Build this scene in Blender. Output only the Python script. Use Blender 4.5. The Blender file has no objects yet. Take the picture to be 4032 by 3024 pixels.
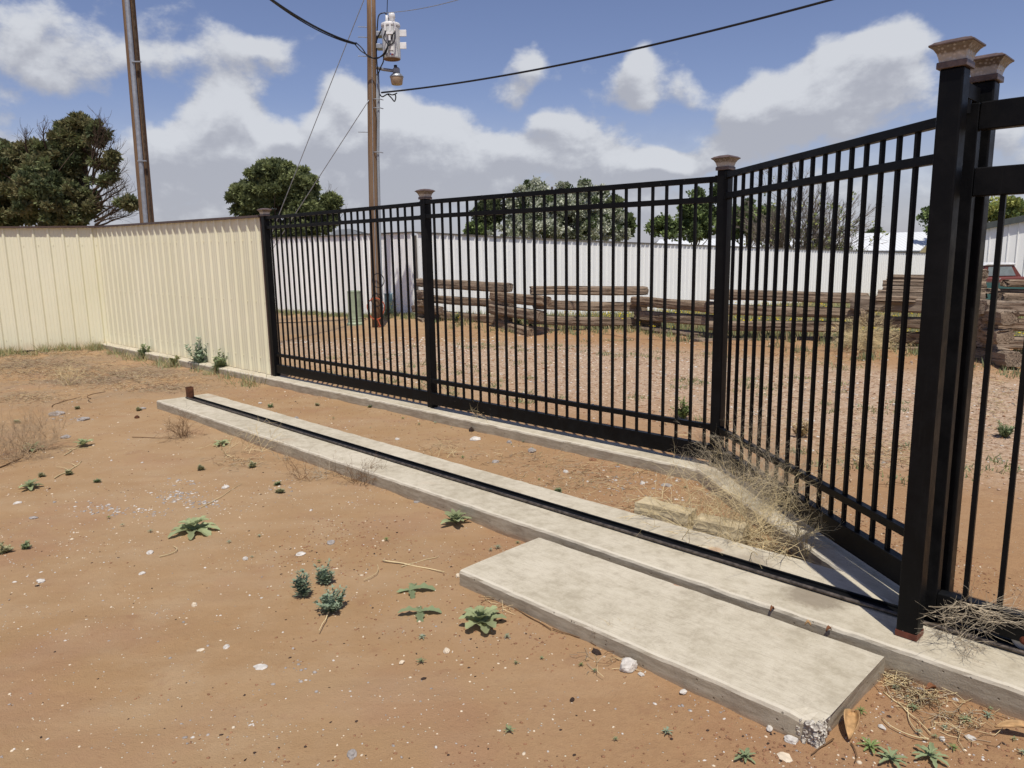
import bpy, math, random
import numpy as np
from mathutils import Vector, Matrix, noise
R = math.radians
random.seed(7)
rng = np.random.default_rng(11)
sc = bpy.context.scene
COL = sc.collection

# ------------------------------------------------------------------ camera
HC = 1.62                       # eye height above the soil
FPX, PITCH, ROLL = 2930.48, 0.1752, -0.0176
_r = Vector((1, 0, 0)); _u = Vector((0, math.sin(PITCH), math.cos(PITCH)))
FW = Vector((0, math.cos(PITCH), -math.sin(PITCH)))
RT = math.cos(ROLL) * _r + math.sin(ROLL) * _u
UP = -math.sin(ROLL) * _r + math.cos(ROLL) * _u
cam_d = bpy.data.cameras.new('camera'); cam = bpy.data.objects.new('camera', cam_d); COL.objects.link(cam)
m = Matrix((RT, UP, -FW)).transposed().to_4x4(); m.translation = (0, 0, HC)
cam.matrix_world = m
cam_d.sensor_width = 36; cam_d.lens = FPX / 4032 * 36
cam_d.clip_start = 0.05; cam_d.clip_end = 3000
sc.camera = cam

# ------------------------------------------------------------------ light
SUN_EL, SUN_AZ = R(66), R(-83)            # azimuth of the sun measured from +X
sdir = Vector((math.cos(SUN_AZ) * math.cos(SUN_EL), math.sin(SUN_AZ) * math.cos(SUN_EL), math.sin(SUN_EL)))
sl = bpy.data.lights.new('sun', 'SUN'); sl.energy = 4.2; sl.angle = R(0.53); sl.color = (1, .945, .85)
so = bpy.data.objects.new('sun', sl); COL.objects.link(so); so.location = (0, 0, 50)
so.rotation_euler = sdir.to_track_quat('Z', 'Y').to_euler()
sc.view_settings.view_transform = 'Standard'; sc.view_settings.look = 'None'
sc.view_settings.exposure = 0.0; sc.view_settings.gamma = 1

# ------------------------------------------------------------------ helpers: pixel of a 2212 wide view -> point in the place
K = 4032 / 2212
def ray(px, py): return FW + RT * ((px * K - 2016) / FPX) - UP * ((py * K - 1512) / FPX)
def gp(px, py, z=0.0):
    d = ray(px, py); t = (z - HC) / d.z; return Vector((d.x * t, d.y * t, z))
def at(px, py, Y):
    d = ray(px, py); t = Y / d.y; return Vector((d.x * t, Y, HC + d.z * t))
C45 = math.sqrt(.5)
def sn(s, n, z=0.0): return Vector(((n + s) * C45, (n - s) * C45, z))   # gate-track frame

# ------------------------------------------------------------------ terrain height
TF = [(-3.0, 19.2), (-2.3, 18.6), (-.3, 15.9), (.9, 14.6), (2.9, 14.7), (3.8, 13.2), (5.2, 11.6), (6.2, 9.6), (8.2, 8.2), (10, 6)]
def seg_d(x, y, pts):
    best = 1e9
    for (ax, ay), (bx, by) in zip(pts[:-1], pts[1:]):
        dx, dy = bx - ax, by - ay
        t = max(0, min(1, ((x - ax) * dx + (y - ay) * dy) / (dx * dx + dy * dy)))
        best = min(best, math.hypot(x - ax - t * dx, y - ay - t * dy))
    return best
def gz(x, y, fine=True):
    s2 = .6 * x + .8 * y
    z = -.9 * (1 - math.exp(-max(0, s2 - 14.5) / 12)) if s2 > 14.5 else 0
    if y < 26 and x > -12 and x < 14:
        v = Vector((x, y, 0))
        z += .022 * noise.noise(v * .45) + .010 * noise.noise(v * 1.7)
        if fine:
            z += .0085 * noise.noise(v * 5) + .0035 * noise.noise(v * 15) + .0012 * noise.noise(v * 41)
        n = (x + y) * C45; s = (x - y) * C45
        if 3.3 < n < 5.6 and s < -.5: z += .028
        if n > 5.0 and y > 8:
            z += .10 * math.exp(-(seg_d(x, y, TF) / .7) ** 2)
        if n < 3.0 and s < -2.7: z += .02 * min(1, (-2.7 - s))
        if n > 1.5 and n < 2.9: z += .012 * math.exp(-((n - 2.15) / .2) ** 2)
    return z

# ------------------------------------------------------------------ mesh collector
class MB:
    def __init__(s): s.v = []; s.f = []; s.m = []
    def add(s, vs, fs, mi=0):
        b = len(s.v); s.v += [tuple(v) for v in vs]; s.f += [tuple(i + b for i in f) for f in fs]; s.m += [mi] * len(fs)
    def box(s, c, size, ang=0.0, mi=0, up=None):
        c = Vector(c); a = Vector((math.cos(ang), math.sin(ang), 0)); b = Vector((-a.y, a.x, 0)); z = Vector((0, 0, 1))
        h = [q / 2 for q in size]
        vs = [c + a * (h[0] * i) + b * (h[1] * j) + z * (h[2] * k) for k in (-1, 1) for j in (-1, 1) for i in (-1, 1)]
        s.add(vs, [(0, 2, 3, 1), (4, 5, 7, 6), (0, 1, 5, 4), (2, 6, 7, 3), (0, 4, 6, 2), (1, 3, 7, 5)], mi)
    def beam(s, p, q, w, h, mi=0):     # box from p to q, w across (horizontal), h high; p,q on the centre line
        p = Vector(p); q = Vector(q); d = (q - p).normalized(); b = Vector((-d.y, d.x, 0)).normalized(); u = d.cross(b).normalized()
        if u.z < 0: u = -u
        vs = [r + b * (w / 2 * j) + u * (h / 2 * k) for r in (p, q) for k in (-1, 1) for j in (-1, 1)]
        s.add(vs, [(0, 1, 3, 2), (4, 6, 7, 5), (0, 4, 5, 1), (2, 3, 7, 6), (0, 2, 6, 4), (1, 5, 7, 3)], mi)
    def tube(s, pts, rad, n=6, mi=0, cap=True):
        pts = [Vector(p) for p in pts]
        if not hasattr(rad, '__len__'): rad = [rad] * len(pts)
        rings = []; ref = None
        for i, p in enumerate(pts):
            d = (pts[min(i + 1, len(pts) - 1)] - pts[max(i - 1, 0)])
            d = d.normalized() if d.length > 1e-9 else Vector((0, 0, 1))
            if ref is None: ref = Vector((0, 0, 1)) if abs(d.z) < .9 else Vector((1, 0, 0))
            a = (ref - d * ref.dot(d))
            a = a.normalized() if a.length > 1e-6 else d.orthogonal().normalized()
            ref = a; b = d.cross(a)
            rings.append([p + (a * math.cos(2 * math.pi * k / n) + b * math.sin(2 * math.pi * k / n)) * rad[i] for k in range(n)])
        vs = [v for r_ in rings for v in r_]; fs = []
        for i in range(len(pts) - 1):
            for k in range(n):
                k2 = (k + 1) % n; fs.append((i * n + k, i * n + k2, (i + 1) * n + k2, (i + 1) * n + k))
        if cap: fs.append(tuple(range(n - 1, -1, -1))); fs.append(tuple((len(pts) - 1) * n + k for k in range(n)))
        s.add(vs, fs, mi)
    def lathe(s, c, prof, n=24, mi=0, axis='z', sq=None):
        # prof (r,h); sq = angle -> square section (4 sides)
        c = Vector(c); vs = []; fs = []
        if sq is not None: n = 4
        for r_, h in prof:
            for k in range(n):
                a = 2 * math.pi * k / n + (sq + math.pi / 4 if sq is not None else 0)
                rr = r_ * (math.sqrt(2) if sq is not None else 1)
                if axis == 'z': vs.append(c + Vector((rr * math.cos(a), rr * math.sin(a), h)))
                else: vs.append(c + axis[0] * (rr * math.cos(a)) + axis[1] * (rr * math.sin(a)) + axis[2] * h)
        for i in range(len(prof) - 1):
            for k in range(n):
                k2 = (k + 1) % n; fs.append((i * n + k, i * n + k2, (i + 1) * n + k2, (i + 1) * n + k))
        fs.append(tuple(range(n - 1, -1, -1))); fs.append(tuple((len(prof) - 1) * n + k for k in range(n)))
        s.add(vs, fs, mi)
    def obj(s, name, mats, parent=None, origin=None, smooth=False, bevel=0):
        me = bpy.data.meshes.new(name)
        o0 = Vector(origin) if origin is not None else (ORG.get(parent.name) if parent else Vector((0, 0, 0)))
        if parent is not None and origin is None: o0 = ORG[parent.name]
        me.from_pydata([(v[0] - o0[0], v[1] - o0[1], v[2] - o0[2]) for v in s.v], [], s.f)
        if not isinstance(mats, (list, tuple)): mats = [mats]
        for q in mats: me.materials.append(q)
        if len(mats) > 1: me.polygons.foreach_set('material_index', s.m)
        if smooth: me.polygons.foreach_set('use_smooth', [True] * len(me.polygons))
        me.update()
        return link(name, me, parent, o0, bevel)
ORG = {}
def link(name, me, parent, o0, bevel=0):
    o = bpy.data.objects.new(name, me); COL.objects.link(o)
    if parent is not None:
        o.parent = parent; ORG[o.name] = o0
    else:
        o.location = o0; ORG[o.name] = Vector(o0)
    if bevel:
        b = o.modifiers.new('bevel', 'BEVEL'); b.width = bevel; b.segments = 2; b.limit_method = 'ANGLE'
    return o
def np_mesh(name, V, F4, mats, mi=None, parent=None, origin=(0, 0, 0), smooth=False, k=4):
    me = bpy.data.meshes.new(name); V = np.asarray(V, np.float32); F = np.asarray(F4, np.int32)
    if parent is not None: origin = ORG[parent.name]
    V = V - np.array(origin, np.float32)
    me.vertices.add(len(V)); me.vertices.foreach_set('co', V.ravel())
    me.loops.add(F.size); me.loops.foreach_set('vertex_index', F.ravel())
    me.polygons.add(len(F)); me.polygons.foreach_set('loop_start', np.arange(0, F.size, k, dtype=np.int32))
    me.polygons.foreach_set('loop_total', np.full(len(F), k, np.int32))
    for q in (mats if isinstance(mats, (list, tuple)) else [mats]): me.materials.append(q)
    if mi is not None: me.polygons.foreach_set('material_index', np.asarray(mi, np.int32))
    if smooth: me.polygons.foreach_set('use_smooth', np.ones(len(F), bool))
    me.update(); me.validate()
    return link(name, me, parent, Vector(origin))
def tag(o, label=None, cat=None, group=None, kind=None):
    if label: o['label'] = label
    if cat: o['category'] = cat
    if group: o['group'] = group
    if kind: o['kind'] = kind
    return o
def thing(name, loc, label, cat, group=None):
    o = bpy.data.objects.new(name, None); COL.objects.link(o); o.location = loc; o.empty_display_size = .2
    ORG[o.name] = Vector(loc); return tag(o, label, cat, group)

# ------------------------------------------------------------------ materials
class NT:
    def __init__(s, nt): s.t = nt; s.n = nt.nodes; s.l = nt.links
    def node(s, ty, **kw):
        n = s.n.new(ty)
        for k_, v in kw.items(): setattr(n, k_, v)
        return n
    def link(s, a, b): s.l.new(a, b)
    def val(s, sock, v):
        if isinstance(v, bpy.types.NodeSocket): s.l.new(v, sock)
        else: sock.default_value = v
    def math(s, op, a, b=0.0, c=None, clamp=False):
        n = s.node('ShaderNodeMath', operation=op, use_clamp=clamp); s.val(n.inputs[0], a); s.val(n.inputs[1], b)
        if c is not None: s.val(n.inputs[2], c)
        return n.outputs[0]
    def vm(s, op, a, b=(0, 0, 0), out=0):
        n = s.node('ShaderNodeVectorMath', operation=op); s.val(n.inputs[0], a); s.val(n.inputs[1], b); return n.outputs[out]
    def noise(s, vec, scale, detail=4, rough=.55, dist=0.0, out=0):
        n = s.node('ShaderNodeTexNoise'); s.val(n.inputs['Vector'], vec); n.inputs['Scale'].default_value = scale
        n.inputs['Detail'].default_value = detail; n.inputs['Roughness'].default_value = rough; n.inputs['Distortion'].default_value = dist
        return n.outputs[out]
    def vor(s, vec, scale, out='Distance', feature='F1'):
        n = s.node('ShaderNodeTexVoronoi', feature=feature); s.val(n.inputs['Vector'], vec); n.inputs['Scale'].default_value = scale
        return n.outputs[out]
    def ramp(s, fac, a, b, lo=0.0, hi=1.0):
        n = s.node('ShaderNodeMapRange'); n.interpolation_type = 'SMOOTHSTEP'
        s.val(n.inputs[0], fac); s.val(n.inputs[1], a); s.val(n.inputs[2], b); s.val(n.inputs[3], lo); s.val(n.inputs[4], hi)
        return n.outputs[0]
    def mix(s, fac, a, b, blend='MIX'):
        n = s.node('ShaderNodeMix', data_type='RGBA', blend_type=blend); s.val(n.inputs[0], fac)
        s.val(n.inputs[6], (*a, 1) if isinstance(a, tuple) and len(a) == 3 else a)
        s.val(n.inputs[7], (*b, 1) if isinstance(b, tuple) and len(b) == 3 else b)
        return n.outputs[2]
    def mapping(s, vec, scale=(1, 1, 1), rot=(0, 0, 0), loc=(0, 0, 0)):
        n = s.node('ShaderNodeMapping'); s.val(n.inputs[0], vec); n.inputs[1].default_value = loc; n.inputs[2].default_value = rot; n.inputs[3].default_value = scale
        return n.outputs[0]
def material(name, build, rough=.9, spec=.3, metallic=0.0, bump=None):
    mt = bpy.data.materials.new(name); mt.use_nodes = True; t = NT(mt.node_tree); bs = t.n['Principled BSDF']
    bs.inputs['Roughness'].default_value = rough; bs.inputs['Specular IOR Level'].default_value = spec; bs.inputs['Metallic'].default_value = metallic
    g = t.node('ShaderNodeNewGeometry').outputs['Position']; ob = t.node('ShaderNodeTexCoord').outputs['Object']
    r_ = build(t, g, ob)
    col, h = r_[0], (r_[1] if len(r_) > 1 else None)
    t.val(bs.inputs['Base Color'], (*col, 1) if isinstance(col, tuple) and len(col) == 3 else col)
    if h is not None:
        b = t.node('ShaderNodeBump'); b.inputs['Strength'].default_value = r_[3] if len(r_) > 3 else 1.0; b.inputs['Distance'].default_value = r_[2]
        t.link(h, b.inputs['Height']); t.link(b.outputs[0], bs.inputs['Normal'])
    if len(r_) > 4: t.val(bs.inputs['Roughness'], r_[4])
    return mt
def plain(name, c, rough=.8, spec=.3, metallic=0.0, var=.12, scale=9, bump=0.0, bscale=60):
    def b(t, g, ob):
        n = t.noise(ob, scale, 5)
        lo = tuple(q * (1 - var) for q in c); hi = tuple(min(1, q * (1 + var)) for q in c)
        col = t.mix(t.ramp(n, .3, .7), lo, hi)
        return (col, t.noise(ob, bscale, 3), bump) if bump else (col,)
    return material(name, b, rough, spec, metallic)

def soil(t, g, ob):
    sep = t.node('ShaderNodeSeparateXYZ'); t.link(g, sep.inputs[0]); X, Y = sep.outputs[0], sep.outputs[1]
    n1 = t.noise(g, .55, 5, .6); n2 = t.noise(g, 3.2, 5, .6); n3 = t.noise(g, 30, 5, .7); n4 = t.noise(g, 190, 3, .7)
    c = t.mix(t.ramp(n1, .35, .68), (.365, .228, .120), (.395, .262, .150))
    c = t.mix(t.ramp(n2, .42, .72, 0, .7), c, (.42, .292, .178))
    pk = t.noise(t.mapping(g, loc=(5, 9, 0)), 1.1, 4, .6)
    c = t.mix(t.ramp(pk, .5, .7, 0, .55), c, (.34, .196, .122))
    c = t.mix(t.ramp(n3, .55, .8, 0, .5), c, (.27, .135, .07))
    c = t.mix(t.ramp(n3, .45, .2, 0, .4), c, (.52, .33, .20))
    c = t.mix(t.ramp(n4, .60, .76, 0, .65), c, (.17, .085, .045))
    c = t.mix(t.math('MULTIPLY', t.ramp(t.math('ADD', X, t.math('MULTIPLY', t.math('SUBTRACT', n2, .5), 1.6)), -1.0, .9), .55), c, t.mix(t.ramp(n3, .4, .6), (.31, .165, .085), (.37, .212, .112)))
    st_ = t.noise(t.mapping(g, loc=(3, 1, 0)), 4.5, 5, .65); c = t.mix(t.ramp(st_, .60, .70, 0, .35), c, (.27, .145, .085))
    sk_ = t.noise(t.mapping(g, rot=(0, 0, R(52)), scale=(.35, 2.6, 1)), 1.6, 5, .6); c = t.mix(t.ramp(sk_, .48, .70, 0, .25), c, (.455, .325, .205))
    # pale grit in patches
    vd = t.vor(g, 85); vc = t.vor(g, 85, 'Color'); sp = t.node('ShaderNodeSeparateColor'); t.link(vc, sp.inputs[0])
    dens = t.ramp(t.noise(g, 1.6, 4, .6), .40, .68, .985, .90)
    grit = t.math('MULTIPLY', t.ramp(vd, .34, .22), t.math('GREATER_THAN', sp.outputs[0], dens))
    c = t.mix(grit, c, t.mix(sp.outputs[1], (.80, .72, .56), (.46, .38, .32)))
    # littered, greyer soil far left
    lit = t.math('MULTIPLY', t.ramp(t.noise(g, .8, 5, .65), .38, .6), t.math('MULTIPLY', t.ramp(X, -2.6, -4.6), t.ramp(Y, 7.4, 9.6)))
    lc = t.mix(t.ramp(t.noise(t.mapping(g, scale=(1, 3, 1)), 26, 5, .7), .42, .66), (.30, .22, .15), (.17, .12, .085))
    c = t.mix(t.math('MULTIPLY', lit, .75), c, lc)
    # gravel drive beyond the railings
    dn = t.math('MULTIPLY_ADD', Y, C45, t.math('MULTIPLY', X, C45))       # n coordinate
    dn = t.math('ADD', dn, t.math('MULTIPLY', t.math('SUBTRACT', t.noise(g, .9, 4), .5), 1.2))
    dr = t.math('MULTIPLY', t.ramp(dn, 4.9, 7.2), t.ramp(dn, 11.0, 9.8))
    dr = t.math('MULTIPLY', dr, t.ramp(t.math('ADD', Y, t.math('MULTIPLY', X, .15)), 13.9, 12.7))
    va = t.vor(g, 38, 'Color'); vdd = t.vor(g, 38); s2 = t.node('ShaderNodeSeparateColor'); t.link(va, s2.inputs[0])
    gc = t.mix(s2.outputs[0], (.43, .30, .205), (.60, .475, .37)); gc = t.mix(t.math('GREATER_THAN', s2.outputs[1], .86), gc, (.26, .16, .11))
    gc = t.mix(t.ramp(t.noise(g, 2.2, 5, .7), .45, .75, 0, .75), gc, (.41, .265, .165))
    c = t.mix(t.math('MULTIPLY', dr, .80), c, gc)
    # field behind: grey green
    fd = t.math('SUBTRACT', t.math('MULTIPLY_ADD', Y, .85, t.math('MULTIPLY', X, .8)), 13.6)
    fd = t.math('MULTIPLY', t.ramp(fd, 0, 1.2), t.ramp(Y, 11.5, 12.8))
    fc = t.mix(t.ramp(t.noise(g, 3, 5, .7), .4, .65), (.13, .14, .06), (.25, .20, .11))
    c = t.mix(t.math('MULTIPLY', fd, .8), c, fc)
    h = t.math('ADD', t.math('MULTIPLY', n3, .6), t.math('MULTIPLY', n4, .45))
    h = t.math('ADD', h, t.math('MULTIPLY', grit, .35))
    h = t.math('ADD', h, t.math('MULTIPLY', t.math('MULTIPLY', dr, t.math('SUBTRACT', .5, vdd)), 1.6))
    c = t.mix(1.0, c, (.965, .965, .925), 'MULTIPLY')
    return c, h, .012, .9
M_soil = material('soil', soil, .95, .15)

def concrete_f(dark=0.0):
    def concrete(t, g, ob):
        nz = t.node('ShaderNodeSeparateXYZ'); t.link(t.node('ShaderNodeNewGeometry').outputs['Normal'], nz.inputs[0])
        pz = t.node('ShaderNodeSeparateXYZ'); t.link(g, pz.inputs[0])
        rot = t.mapping(g, rot=(0, 0, R(45)))
        n1 = t.noise(rot, 1.8, 6, .65); n2 = t.noise(rot, 14, 6, .7); n3 = t.noise(rot, 140, 3, .7)
        br = t.noise(t.mapping(rot, scale=(3.5, 55, 2)), 3, 5, .75)
        c = t.mix(t.ramp(n1, .35, .66), (.435, .385, .285), (.55, .495, .385))
        c = t.mix(t.ramp(n2, .40, .66, 0, .5), c, (.63, .575, .455))
        c = t.mix(t.ramp(n2, .48, .30, 0, .5), c, (.33, .285, .21))
        c = t.mix(t.ramp(br, .48, .66, 0, .5), c, (.37, .32, .24))
        c = t.mix(t.ramp(n3, .55, .72, 0, .45), c, (.31, .27, .20))
        c = t.mix(t.ramp(t.noise(g, 2.6, 3), .64, .76, 0, .25), c, (.40, .25, .15))
        # darker brown patches between track and slab, a soil smear
        for (px, py, rad, cc, am) in ((1760, 1290, .17, (.22, .18, .13), .75), (1620, 1215, .13, (.27, .22, .16), .5), (1468, 1258, .035, (.42, .20, .10), .95), (1545, 1190, .05, (.40, .20, .09), .5)):
            p = gp(px, py, .11)
            d = t.vm('DISTANCE', t.vm('MULTIPLY', rot_free(t, g), (1, 1, 0)), (p.x, p.y, 0), out=1)
            d = t.math('ADD', d, t.math('MULTIPLY', t.math('SUBTRACT', t.noise(g, 22, 4, .7), .5), rad * .9))
            c = t.mix(t.ramp(d, rad, rad * .45, 0, am), c, cc)
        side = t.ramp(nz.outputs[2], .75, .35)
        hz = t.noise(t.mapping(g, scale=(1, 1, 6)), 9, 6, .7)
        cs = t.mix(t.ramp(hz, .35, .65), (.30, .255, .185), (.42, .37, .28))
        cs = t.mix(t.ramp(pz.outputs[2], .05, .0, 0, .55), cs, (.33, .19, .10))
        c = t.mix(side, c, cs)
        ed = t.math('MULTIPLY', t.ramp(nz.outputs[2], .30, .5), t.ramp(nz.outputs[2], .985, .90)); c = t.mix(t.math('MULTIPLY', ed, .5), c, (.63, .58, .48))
        spk = t.math('MULTIPLY', t.ramp(t.vor(g, 42), .10, .05), t.math('GREATER_THAN', t.noise(g, 5, 2), .55)); c = t.mix(t.math('MULTIPLY', spk, .6), c, (.14, .11, .08))
        pit = t.math('MULTIPLY', t.ramp(t.vor(g, 34), .18, .08), t.math('GREATER_THAN', t.noise(g, 7, 3), .52))
        c = t.mix(t.math('MULTIPLY', pit, t.math('MULTIPLY', side, .7)), c, (.12, .10, .07))
        h = t.math('ADD', t.math('MULTIPLY', n2, .5), t.math('MULTIPLY', n3, .35))
        h = t.math('ADD', h, t.math('MULTIPLY', br, .35))
        h = t.math('SUBTRACT', h, t.math('MULTIPLY', t.math('MULTIPLY', pit, side), .8))
        return c, h, .006, .7
    return concrete
def rot_free(t, g): return g
M_conc = material('concrete', concrete_f(), .92, .2)
def agg(t, g, ob):
    v = t.vor(g, 90, 'Color'); s_ = t.node('ShaderNodeSeparateColor'); t.link(v, s_.inputs[0])
    c = t.mix(s_.outputs[0], (.34, .30, .25), (.66, .62, .54)); return c, t.vor(g, 90), .01
M_agg = material('broken concrete', agg, .95, .2)

def blackp(t, g, ob):
    n = t.noise(g, 9, 5, .7); st = t.noise(t.mapping(g, scale=(30, 30, 2)), 2.2, 5, .7)
    c = t.mix(t.ramp(n, .4, .7), (.0045, .0048, .0054), (.0078, .0080, .0086))
    c = t.mix(t.ramp(st, .55, .78, 0, .4), c, (.018, .018, .017))
    sp = t.math('MULTIPLY', t.ramp(t.vor(g, 26), .07, .03), t.math('GREATER_THAN', t.noise(g, 3.1, 2), .60))
    c = t.mix(t.math('MULTIPLY', sp, .7), c, (.30, .28, .25))
    return c, t.noise(g, 260, 2), .0006, .6, t.ramp(n, .3, .7, .34, .52)
M_black = material('black powder coat', blackp, .45, .12)
M_rust = plain('rusty steel', (.12, .05, .025), .75, .3, .3, .5, 24, .001, 90)
M_primer = plain('red primer', (.13, .035, .02), .55, .4, 0, .2, 30)
M_hub = plain('rusty hub', (.10, .028, .014), .7, .3, .2, .5, 30)
M_wheel = plain('gate wheel', (.42, .42, .40), .45, .5, .3, .1, 40)
def copper(t, g, ob):
    n = t.noise(g, 40, 5, .7)
    c = t.mix(t.ramp(n, .35, .7), (.085, .056, .045), (.145, .100, .080)); return c, n, .001, .5
M_copper = material('copper brown cap', copper, .42, .5)
def lens(t, g, ob):
    n = t.noise(g, 30, 5, .7); w = t.node('ShaderNodeTexVoronoi'); t.link(t.mapping(g, scale=(1, 1, 1)), w.inputs['Vector']); w.inputs['Scale'].default_value = 85
    gzz = t.node('ShaderNodeSeparateXYZ'); t.link(t.node('ShaderNodeTexCoord').outputs['Generated'], gzz.inputs[0])
    c = t.mix(t.ramp(t.math('ADD', gzz.outputs[2], t.math('MULTIPLY', t.math('SUBTRACT', n, .5), .5)), .62, .40), (.150, .118, .090), (.40, .375, .335))
    c = t.mix(t.ramp(w.outputs[0], .5, .2, 0, .35), c, (.66, .63, .58)); return c, w.outputs[0], .003, .6
M_lens = material('dusty clear lens', lens, .3, .5)

def creamf(t, g, ob):
    n = t.noise(g, .9, 4); s_ = t.noise(t.mapping(g, scale=(9, 9, .8)), 2, 5, .7)
    pz = t.node('ShaderNodeSeparateXYZ'); t.link(g, pz.inputs[0])
    c = t.mix(t.ramp(n, .3, .7), (.755, .72, .525), (.795, .76, .57)); c = t.mix(t.ramp(s_, .5, .8, 0, .25), c, (.72, .66, .50))
    c = t.mix(t.ramp(t.math('ADD', pz.outputs[2], t.math('MULTIPLY', s_, .25)), .36, .16, 0, .5), c, (.50, .36, .23))
    return c, t.noise(g, 2.5, 2), .004, .4
M_cream = material('cream painted steel', creamf, .42, .4)
def whitef(t, g, ob):
    s_ = t.noise(t.mapping(g, scale=(6, 6, .6)), 2, 5, .7)
    c = t.mix(t.ramp(s_, .45, .8, 0, .6), (.90, .905, .88), (.80, .80, .77)); return c, t.noise(g, 2, 2), .004, .4
M_white = material('white painted steel', whitef, .45, .4)
M_trim = plain('dark brown trim', (.085, .055, .045), .5, .4)
M_trimg = plain('dark green grey trim', (.075, .085, .08), .5, .4)
M_greytrim = plain('grey brown flashing', (.13, .115, .10), .5, .4)
def timberf(t, g, ob):
    n = t.noise(t.mapping(ob, scale=(.6, 9, 9)), 3.2, 6, .7, .4); n2 = t.noise(ob, 1.3, 4); cr = t.noise(t.mapping(ob, scale=(.35, 14, 14)), 4, 5, .75, .6)
    oi = t.node('ShaderNodeObjectInfo').outputs['Random']
    c = t.mix(t.ramp(n, .32, .70), (.13, .085, .053), (.35, .26, .18)); c = t.mix(t.ramp(n2, .4, .7, 0, .5), c, (.38, .295, .21))
    c = t.mix(t.math('MULTIPLY', oi, .5), c, (.27, .225, .18))
    c = t.mix(t.ramp(cr, .42, .34), c, (.022, .014, .009)); return c, t.math('ADD', t.math('MULTIPLY', n, .6), t.ramp(cr, .34, .46)), .03, .9
M_timber = material('weathered timber', timberf, .95, .1)
def polef(t, g, ob):
    n = t.noise(t.mapping(g, scale=(22, 22, .9)), 1.2, 6, .7, .3); cr = t.noise(t.mapping(g, scale=(40, 40, .8)), 1.0, 4, .7, .2)
    c = t.mix(t.ramp(n, .3, .7), (.14, .082, .045), (.26, .165, .095)); c = t.mix(t.ramp(t.noise(g, .6, 3), .4, .7, 0, .5), c, (.24, .175, .12))
    c = t.mix(t.ramp(cr, .40, .33), c, (.05, .025, .012)); return c, n, .02, .8
M_pole = material('pole wood', polef, .9, .2)
M_galv = plain('galvanised steel', (.36, .38, .40), .45, .5, .5, .15, 12)
M_pvc = plain('grey conduit', (.27, .30, .33), .55, .4, 0, .1, 6)
M_cable = plain('black cable', (.010, .010, .012), .5, .4)
M_tank = plain('grey tank paint', (.56, .57, .56), .4, .45, 0, .08, 7)
M_tankbot = plain('rusty tank base', (.22, .13, .08), .8, .3, 0, .3, 9)
M_porc = plain('porcelain', (.75, .75, .74), .25, .5)
M_lamp = plain('amber diffuser', (.42, .31, .20), .4, .5, 0, .15, 20)
M_lampgrey = plain('lamp housing', (.30, .31, .32), .4, .5, .5)
M_ped = plain('pale green plastic', (.32, .38, .26), .5, .4)
M_bluebox = plain('blue grey box', (.16, .26, .29), .6, .4)
M_orange = plain('orange cord', (.42, .09, .04), .5, .4)
M_straw = plain('dry straw', (.58, .47, .27), .85, .2, 0, .3, 5)
M_greytwig = plain('grey dry twig', (.42, .355, .255), .9, .15, 0, .35, 6)
M_browntwig = plain('brown dry twig', (.16, .095, .05), .9, .15, 0, .3, 6)
M_rockw = plain('pale rock', (.58, .545, .49), .95, .15, 0, .22, 22, .004, 60)
M_rockg = plain('grey rock', (.33, .30, .275), .95, .15, 0, .25, 22, .004, 60)
M_rockd = plain('dark rock', (.045, .03, .024), .9, .2, 0, .3, 22)
M_rockp = plain('cream pebble', (.66, .56, .42), .9, .2, 0, .15, 22)
M_blk = plain('tan block stone', (.50, .415, .265), .95, .15, 0, .16, 10, .004, 60)
M_deadleaf = plain('dead leaf', (.44, .275, .13), .75, .25, 0, .25, 30, .002, 40)
M_deadleaf2 = plain('rusty dead leaf', (.20, .085, .04), .8, .25, 0, .25, 30)
def leafm(name, c, var=.25, trans=.25):
    mt = bpy.data.materials.new(name); mt.use_nodes = True; t = NT(mt.node_tree); bs = t.n['Principled BSDF']
    g = t.node('ShaderNodeNewGeometry').outputs['Position']
    n = t.noise(g, 6, 3); lo = tuple(q * (1 - var) for q in c); hi = tuple(q * (1 + var) for q in c)
    t.link(t.mix(t.ramp(n, .3, .7), lo, hi), bs.inputs['Base Color']); bs.inputs['Roughness'].default_value = .7; bs.inputs['Specular IOR Level'].default_value = .2
    if trans:
        tr = t.node('ShaderNodeBsdfTranslucent'); tr.inputs[0].default_value = (*[min(1, q * 1.3) for q in c], 1)
        mx = t.node('ShaderNodeMixShader'); mx.inputs[0].default_value = trans
        t.link(bs.outputs[0], mx.inputs[1]); t.link(tr.outputs[0], mx.inputs[2]); t.link(mx.outputs[0], t.n['Material Output'].inputs[0])
    return mt
L_pine = leafm('pine needles', (.165, .19, .085)); L_pineb = leafm('brown green needles', (.195, .185, .09)); L_pined = leafm('dark needles', (.085, .105, .05))
L_round = leafm('round pine needles', (.24, .27, .12)); L_silver = leafm('silver leaves', (.56, .58, .47), .2, .15); L_silverd = leafm('grey green leaves', (.31, .34, .23))
L_green = leafm('fresh green leaves', (.20, .26, .095)); L_greend = leafm('dark green leaves', (.10, .135, .055)); L_bud = leafm('spring buds', (0.406, 0.426, 0.143))
L_weed = leafm('weed leaves', (.24, .29, .155)); L_weedb = leafm('blue green weed', (.26, .325, .225)); L_broad = leafm('felty broad leaf', (0.315, 0.357, 0.189)); L_olive = leafm('olive tuft', (.36, .35, .20)); L_grass = leafm('field grass', (0.294, 0.301, 0.133)); L_grassd = leafm('dry field grass', (0.476, 0.385, 0.224))
M_bark = plain('bark', (.085, .062, .045), .95, .1, 0, .3, 12)
M_barkg = plain('grey bark', (.17, .145, .12), .95, .1, 0, .3, 12)
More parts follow.
